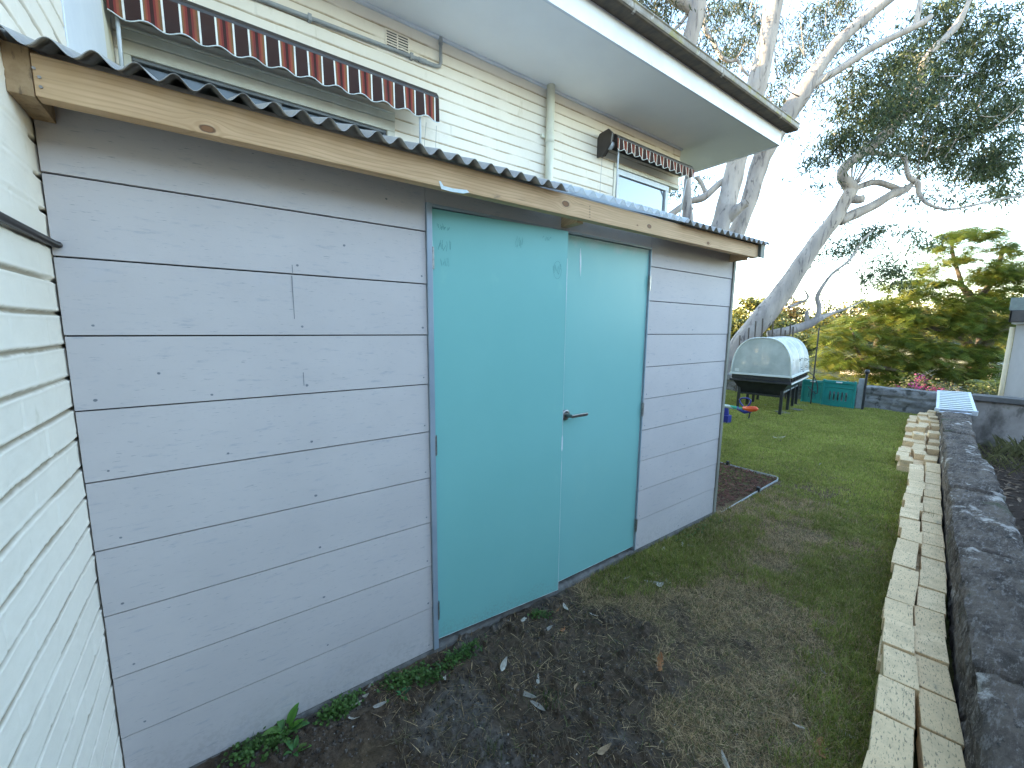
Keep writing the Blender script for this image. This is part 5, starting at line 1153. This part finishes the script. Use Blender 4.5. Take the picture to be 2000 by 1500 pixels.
# C: left gum
gC = thing('gum_tree', 'thick pale gum trunk forking above the gutter, seen over the middle of the roof edge', 'tree')
dt = thing('dead_trunk', 'narrow splintered grey trunk rising to a point below the corner window awning', 'tree')
limb(MB(), [(1345, 640, 9, 15), (1344, 470, 9, 12), (1343, 430, 9, 10.5), (1342, 390, 9, 8.5), (1343, 350, 9, 6.5), (1344, 338, 9, 4), (1345, 330, 9, .6)], 12).build('trunk', M['bark'], dt, smooth=True)
m = MB(); limb(m, [(1200, 560, 8.6, 20), (1235, 430, 8.6, 18), (1285, 300, 8.6, 16), (1322, 180, 8.6, 15), (1344, 90, 8.5, 15), (1360, 30, 8.4, 15), (1368, -30, 8.3, 15)], 16)
limb(m, [(1352, 20, 8.4, 8), (1335, 5, 8.4, 12), (1312, -12, 8.4, 13), (1280, -40, 8.4, 12)], 12); m.build('trunk', M['bark'], gC, smooth=True)
m = MB(); limb(m, [(1345, 25, 8.5, 3), (1330, 45, 8.5, 3.2), (1315, 60, 8.5, 3)]); m.build('branch', M['bark'], gC, smooth=True)
spec = [(1270, 10, 50, 25, 36, 8, 10), (1300, 30, 35, 20, 16, 8, 10), (1400, 5, 30, 25, 10, 8, 9.5), (1240, -10, 40, 20, 16, 8, 9), (1385, 70, 20, 40, 8, 8, 9)]
leaf_field('crown', blobs(spec, 13), 14, .15, .024, .8, [(.06, .085, .04), (.05, .06, .032), (.10, .09, .04)], M['leaf'], gC, .14, 3)

# feathery jacaranda
def feather_field(name, centers, per, L, cols, mat, parent, spread, seed, droop=.25, lw=.16):
    r3 = np.random.default_rng(seed); C_ = np.repeat(centers, per, 0); n = len(C_)
    base = C_+r3.normal(0, 1, (n, 3))*np.array(spread)
    th = r3.uniform(0, 2*np.pi, n); dn = r3.normal(droop, .25, n)
    d = np.stack([np.cos(th)*np.cos(dn), np.sin(th)*np.cos(dn), -np.sin(dn)], -1); side = np.stack([-np.sin(th), np.cos(th), r3.normal(0, .2, n)], -1)
    l_ = L*r3.uniform(.6, 1.2, n)[:, None]
    cc = np.array(cols)[r3.integers(0, len(cols), n)]*r3.uniform(.75, 1.25, (n, 1)); Vs = []; Q = []; Cs = []; o_ = 0
    for k in range(6):
        f = .12+.15*k; c0 = base+d*l_*f+np.array([0, 0, -1])*l_*.18*f*f; fl = l_*lw*2.2*math.sin(math.pi*(.15+.75*k/5))
        for s_ in (-1, 1):
            e = c0+s_*side*fl+d*fl*.5; w_ = d*l_*.045
            V = np.stack([c0-w_, c0+w_, e+w_*.5, e-w_*.5], 1); Vs.append(V.reshape(-1, 3)); Q.append(o_+np.arange(n*4).reshape(-1, 4)); o_ += n*4; Cs.append(np.repeat(cc, 4, 0))
    return npmesh(name, np.concatenate(Vs), np.concatenate(Q), None, mat, parent, cols=np.concatenate(Cs))
def padcenters(spec, seed):
    r3 = random.Random(seed); out_ = []
    for (u, v, ru, rv, n, za, zb) in spec:
        for k in range(n):
            a = r3.uniform(0, 6.28); q_ = math.sqrt(r3.random()); out_.append(far(u+ru*q_*math.cos(a), v+rv*q_*math.sin(a)+8*abs(math.cos(a)), r3.uniform(za, zb)))
    return np.array(out_)
jc = [(.12, .17, .03), (.16, .20, .035), (.10, .15, .028), (.24, .24, .04)]
jt = thing('jacaranda_tree', 'wide feathery green jacaranda with sunlit yellow patches beyond the stone walls', 'tree')
m = MB(); limb(m, [(1900, 860, 19, 16), (1902, 780, 19, 15), (1905, 735, 19, 15), (1912, 700, 19, 13), (1930, 665, 18.8, 10), (1960, 640, 18.6, 8), (2010, 600, 18.4, 6)])
m.build('trunk', M['darkbark'], jt, smooth=True)
m = MB()
for pts in [[(1908, 712, 19, 9), (1890, 670, 19, 8), (1855, 650, 18.7, 7), (1810, 640, 18.2, 5), (1760, 625, 18, 3)], [(1912, 700, 19, 9), (1920, 640, 19, 8), (1900, 590, 19, 7), (1880, 560, 19, 5), (1850, 545, 19, 3)], [(1900, 600, 19, 6), (1930, 560, 19, 5), (1950, 520, 19, 4), (1960, 480, 19, 3)],
            [(1905, 740, 19, 8), (1840, 745, 18, 5), (1760, 725, 17, 4), (1690, 712, 16.5, 3.5), (1655, 700, 16.3, 2.5), (1640, 720, 16.2, 2)], [(1690, 710, 16.5, 3), (1672, 680, 16.5, 2.5), (1668, 655, 16.4, 2), (1660, 640, 16.4, 1.2)], [(1880, 560, 19, 4), (1862, 500, 19, 3), (1858, 470, 19, 2)]]: limb(m, pts, 7, 4)
m.build('limbs', M['darkbark'], jt, smooth=True)['label'] = 'dark crooked limbs'
spec = []
r2 = random.Random(21)
for (u, v, ru, rv, n) in [(1930, 470, 60, 26, 16), (1862, 465, 40, 16, 8), (1850, 490, 45, 14, 7), (1980, 500, 40, 30, 12), (1900, 520, 70, 22, 20), (1960, 545, 60, 22, 18), (1800, 520, 40, 12, 7), (1830, 560, 70, 20, 16), (1765, 560, 50, 18, 10), (1930, 590, 70, 25, 20), (1720, 595, 55, 15, 10), (1780, 610, 55, 16, 12), (1850, 620, 60, 20, 16), (1960, 640, 50, 25, 16),
                        (1700, 630, 60, 18, 14), (1640, 655, 45, 14, 10), (1740, 655, 60, 18, 14), (1810, 675, 50, 16, 12), (1890, 670, 60, 22, 14), (1670, 690, 55, 18, 13), (1630, 705, 30, 14, 6), (1750, 700, 60, 18, 14), (1830, 715, 60, 16, 14), (1700, 735, 50, 14, 8), (1940, 700, 35, 25, 10), (1625, 735, 24, 10, 4), (1745, 750, 40, 18, 12), (1700, 755, 34, 16, 8), (1900, 445, 30, 8, 3), (1760, 600, 30, 14, 4), (1850, 745, 90, 16, 14), (1720, 715, 70, 24, 14), (1790, 690, 80, 30, 16), (1880, 640, 80, 30, 14), (1920, 560, 70, 40, 14), (1840, 590, 80, 30, 14), (1900, 690, 60, 24, 14), (1950, 610, 50, 40, 14), (1660, 660, 60, 24, 10), (1880, 740, 50, 14, 10), (1690, 760, 40, 12, 6)]:
    for k in range(max(2, n//2)):
        spec.append((u+r2.uniform(-ru, ru)*.85, v+r2.uniform(-rv, rv)*1.0, ru*r2.uniform(.18, .36), rv*.20, 5, 16+2.5*(u-1600)/400-.6, 16+2.5*(u-1600)/400+2.0))
feather_field('crown', padcenters(spec, 22), 16, .44, jc, M['feather'], jt, (.24, .24, .07), 23)

# background trees
def far_tree(name, u, vb, vt, Z, rpx, cols, label, n=1500, leaf=.35, seed=0, trunk=True, group='trees beyond the yard'):
    base = far(u, vb, Z); zt = far(u, vt, Z).z; r_ = rpx*Z/F; gr = float(gz(base.x, base.y))
    tr_ = thing(name, label, 'tree', (base.x, base.y, gr), group)
    r3 = np.random.default_rng(seed); hh = zt-gr
    ncl = 60; cc_ = r3.normal(0, 1, (ncl, 3)); cc_ /= np.linalg.norm(cc_, axis=1)[:, None]; cc_ *= (r3.random((ncl, 1))**.4); ch = min(r_*.9, hh*.42)
    C0 = cc_*np.array([r_*.9, r_*.9, ch])+np.array([0, 0, hh-ch])
    if trunk: MB().tube([(0, 0, -.1), (r_*.05, 0, hh*.4), (0, 0, hh-ch*.7)], [r_*.09+.05, r_*.06+.04, .04], 8).build('trunk', M['darkbark'], tr_, smooth=True)
    leaf_field('crown', C0, max(4, n//ncl), leaf, leaf*.42, .35, cols, M['leaf'], tr_, r_*.15, seed)
yc = [(.15, .155, .03), (.11, .13, .03), (.19, .17, .035)]; oc = [(.19, .13, .05), (.14, .11, .04), (.10, .10, .035)]; dc = [(.05, .075, .025), (.07, .09, .03)]
for a in [('broadleaf_tree', 1462, 720, 583, 30, 46, yc, 'round yellow green tree just right of the shed corner', 3200, .30), ('broadleaf_tree', 1425, 740, 620, 24, 36, dc+yc, 'darker green tree hard against the shed corner', 2200, .26), ('gum_tree', 1528, 700, 578, 48, 34, oc, 'small orange lit tree behind the leaning trunk', 1500, .42),
          ('broadleaf_tree', 1505, 720, 620, 34, 40, dc, 'dark green tree behind the garden stakes', 2200, .34), ('broadleaf_tree', 1580, 700, 612, 46, 44, yc, 'golden lit tree left of the jacaranda', 2200, .42), ('gum_tree', 1640, 690, 596, 62, 60, oc, 'orange tinted gum on the skyline left of centre', 2200, .6),
          ('gum_tree', 1710, 690, 588, 70, 60, oc, 'orange tinted gum on the skyline behind the jacaranda', 2000, .65), ('gum_tree', 1800, 690, 565, 60, 70, oc+yc, 'tall sunlit tree glimpsed through the jacaranda', 2200, .6), ('gum_tree', 1920, 700, 560, 62, 80, oc, 'sunlit tree behind the right side of the jacaranda', 2200, .6), ('broadleaf_tree', 1555, 730, 650, 26, 30, dc, 'low dark shrub like tree behind the planter cover', 1500, .26),
          ('broadleaf_tree', 1990, 700, 600, 50, 60, yc, 'yellow green tree by the neighbour house', 1600, .5), ('broadleaf_tree', 1380, 700, 600, 50, 50, yc, 'sunlit tree mostly hidden by the shed', 1000, .45)]:
    far_tree(*a[:10], seed=int(a[1]))
# distant wooded ridge
C0 = np.array([far(u, 655+random.uniform(-28, 14), random.uniform(85, 120)) for u in np.linspace(1300, 2100, 420)])
leaf_field('distant_wood', C0, 26, 1.3, .7, .2, oc+dc, M['leaf'], None, 1.5, 77); tag(bpy.data.objects['distant_wood'], 'hazy line of distant trees on the skyline', 'woodland', kind='stuff')
# bougainvillea
bv = thing('flowering_shrub', 'bushy shrub with magenta flowers just behind the low stone wall', 'shrub')
C0 = padcenters([(1800, 757, 62, 20, 70, 13.4, 14.6), (1770, 770, 40, 14, 24, 13.2, 14.2), (1835, 762, 40, 14, 20, 13.2, 14.2)], 31)
leaf_field('foliage', C0, 22, .085, .045, .2, [(.06, .085, .03), (.09, .11, .045), (.12, .10, .06)], M['leaf'], bv, .13, 32)
C1 = padcenters([(1800, 766, 60, 14, 80, 13.1, 13.8), (1765, 762, 25, 12, 8, 13.1, 13.6), (1795, 742, 20, 8, 6, 13.1, 13.6)], 33)
leaf_field('flowers', C1, 16, .055, .045, 0, [(.55, .06, .26), (.45, .04, .20), (.60, .14, .34)], M['leaf'], bv, .075, 34)
MB().tube([far(1800, 830, 13.8), far(1800, 765, 13.8)], .03, 6).build('stem', M['darkbark'], bv)
# low hedge shrubs behind the wall
for i, (u, v, n, lab) in enumerate([(1720, 775, 30, 'dark low shrub behind the wall left of the pink flowers'), (1660, 760, 16, 'small dark shrub above the teal play fence'), (1920, 765, 34, 'dark low shrub behind the coping near the palm')]):
    sh = thing('low_shrub', lab, 'shrub'); C0 = padcenters([(u, v, 34, 15, n, 13.3, 14.4)], 40+i); leaf_field('foliage', C0, 26, .11, .05, .2, dc, M['leaf'], sh, .16, 41+i)
    MB().tube([far(u, 815, 13.8), far(u, v, 13.8)], .03, 6).build('stem', M['darkbark'], sh)
# palm
pm_ = thing('palm', 'palm with long arching green fronds beside the neighbour house', 'palm')
c0 = far(1945, 790, 14.2); MB().tube([(c0.x, c0.y, -1.4), c0, c0+Vector((0, 0, .3))], [.16, .13, .1], 10).build('trunk', M['darkbark'], pm_, smooth=True); c0 = c0+Vector((0, 0, .25))
r2 = random.Random(12)
for k in range(17):
    a = k*2.4+r2.uniform(-.2, .2); L_ = r2.uniform(1.5, 2.3); el = r2.uniform(.2, 1.35); m = MB(); P_ = []
    for i in range(13):
        f = i/12; rr = L_*f*math.cos(el)*(1-.1*f); P_.append(Vector((c0.x+rr*math.cos(a), c0.y+rr*math.sin(a), c0.z+L_*f*math.sin(el)-1.05*L_*f*f*.55)))
    m.tube(P_, [.014*(1-.8*i/12) for i in range(13)], 4, col=(.09, .12, .04)); sd_ = Vector((-math.sin(a), math.cos(a), 0))
    for i in range(1, 13):
        for h2 in (0, .5):
            p = P_[i].lerp(P_[i-1], h2); dd = (P_[i]-P_[i-1]).normalized(); ll = .42*math.sin(math.pi*(.12+.8*i/12))
            for s_ in (-1, 1):
                e = p+sd_*s_*ll*.75+dd*ll*.6-Vector((0, 0, ll*.35)); g_ = r2.uniform(.7, 1.3)
                m.add([p-dd*.012, p+dd*.012, e], [(0, 1, 2)], (.055*g_, .095*g_, .03*g_))
    m.build('frond', M['leaf'], pm_)
# unseen house added behind the camera to block low sky light
bh = thing('sky_blocker', 'unseen dark brick house added behind the camera to block low sky light', 'house')
M['nbrick'] = pbr('dark_brick', (.11, .065, .05), (.08, .05, .04), 9, rough=.85, bump=.4, bscale=40)
MB().box(-9, 9.5, -12, -5.2, -1.2, 3.1).build('wall', M['nbrick'], bh)
MB().prism([(-12.6, 3.101), (-4.7, 3.101), (-8.6, 4.9)], 0, -9.5, 10).build('roof', M['roof'], bh)
for x in (-3, 1.5, 6): MB().box(x-.7, x+.7, -5.19, -5.15, 1.0, 2.2).build('window', M['darkglass'], bh)
# driveway and distant houses
o = MB().add([(13.6, -8, -1.40), (34, -12, -1.40), (34, 5, -1.40), (13.6, 4, -1.40)], [(0, 1, 2, 3)]).build('road', M['road']); tag(o, kind='structure')
for i, (x, y, w_, d_, h_, lab) in enumerate([(36, 4.4, 7, 6, 1.2, 'low pale house with grey roof glimpsed under the jacaranda'), (46, -4, 9, 7, 1.4, 'distant pale house seen between the jacaranda limbs'), (38, 17, 8, 6, 1.6, 'distant house right of the covered planter top')]):
    hs = thing('distant_house', lab, 'house', (x, y, -1.45), 'houses across the road')
    MB().box(0, d_, -w_/2, w_/2, 0, h_).build('wall', M['nbwall'], hs)
    MB().prism([(-w_/2-.4, h_), (w_/2+.4, h_), (0, h_+.8)], 0, -.4, d_+.4).build('roof', M['green_iron'], hs)
    for s_ in (-.28, .22): wn = MB().box(-.05, -.005, w_*s_-.6, w_*s_+.6, .3, 1.1).build('window', M['darkglass'], hs); MB().box(-.07, -.051, w_*s_-.03, w_*s_+.03, .3, 1.1).build('mullion', M['whitepl'], wn)
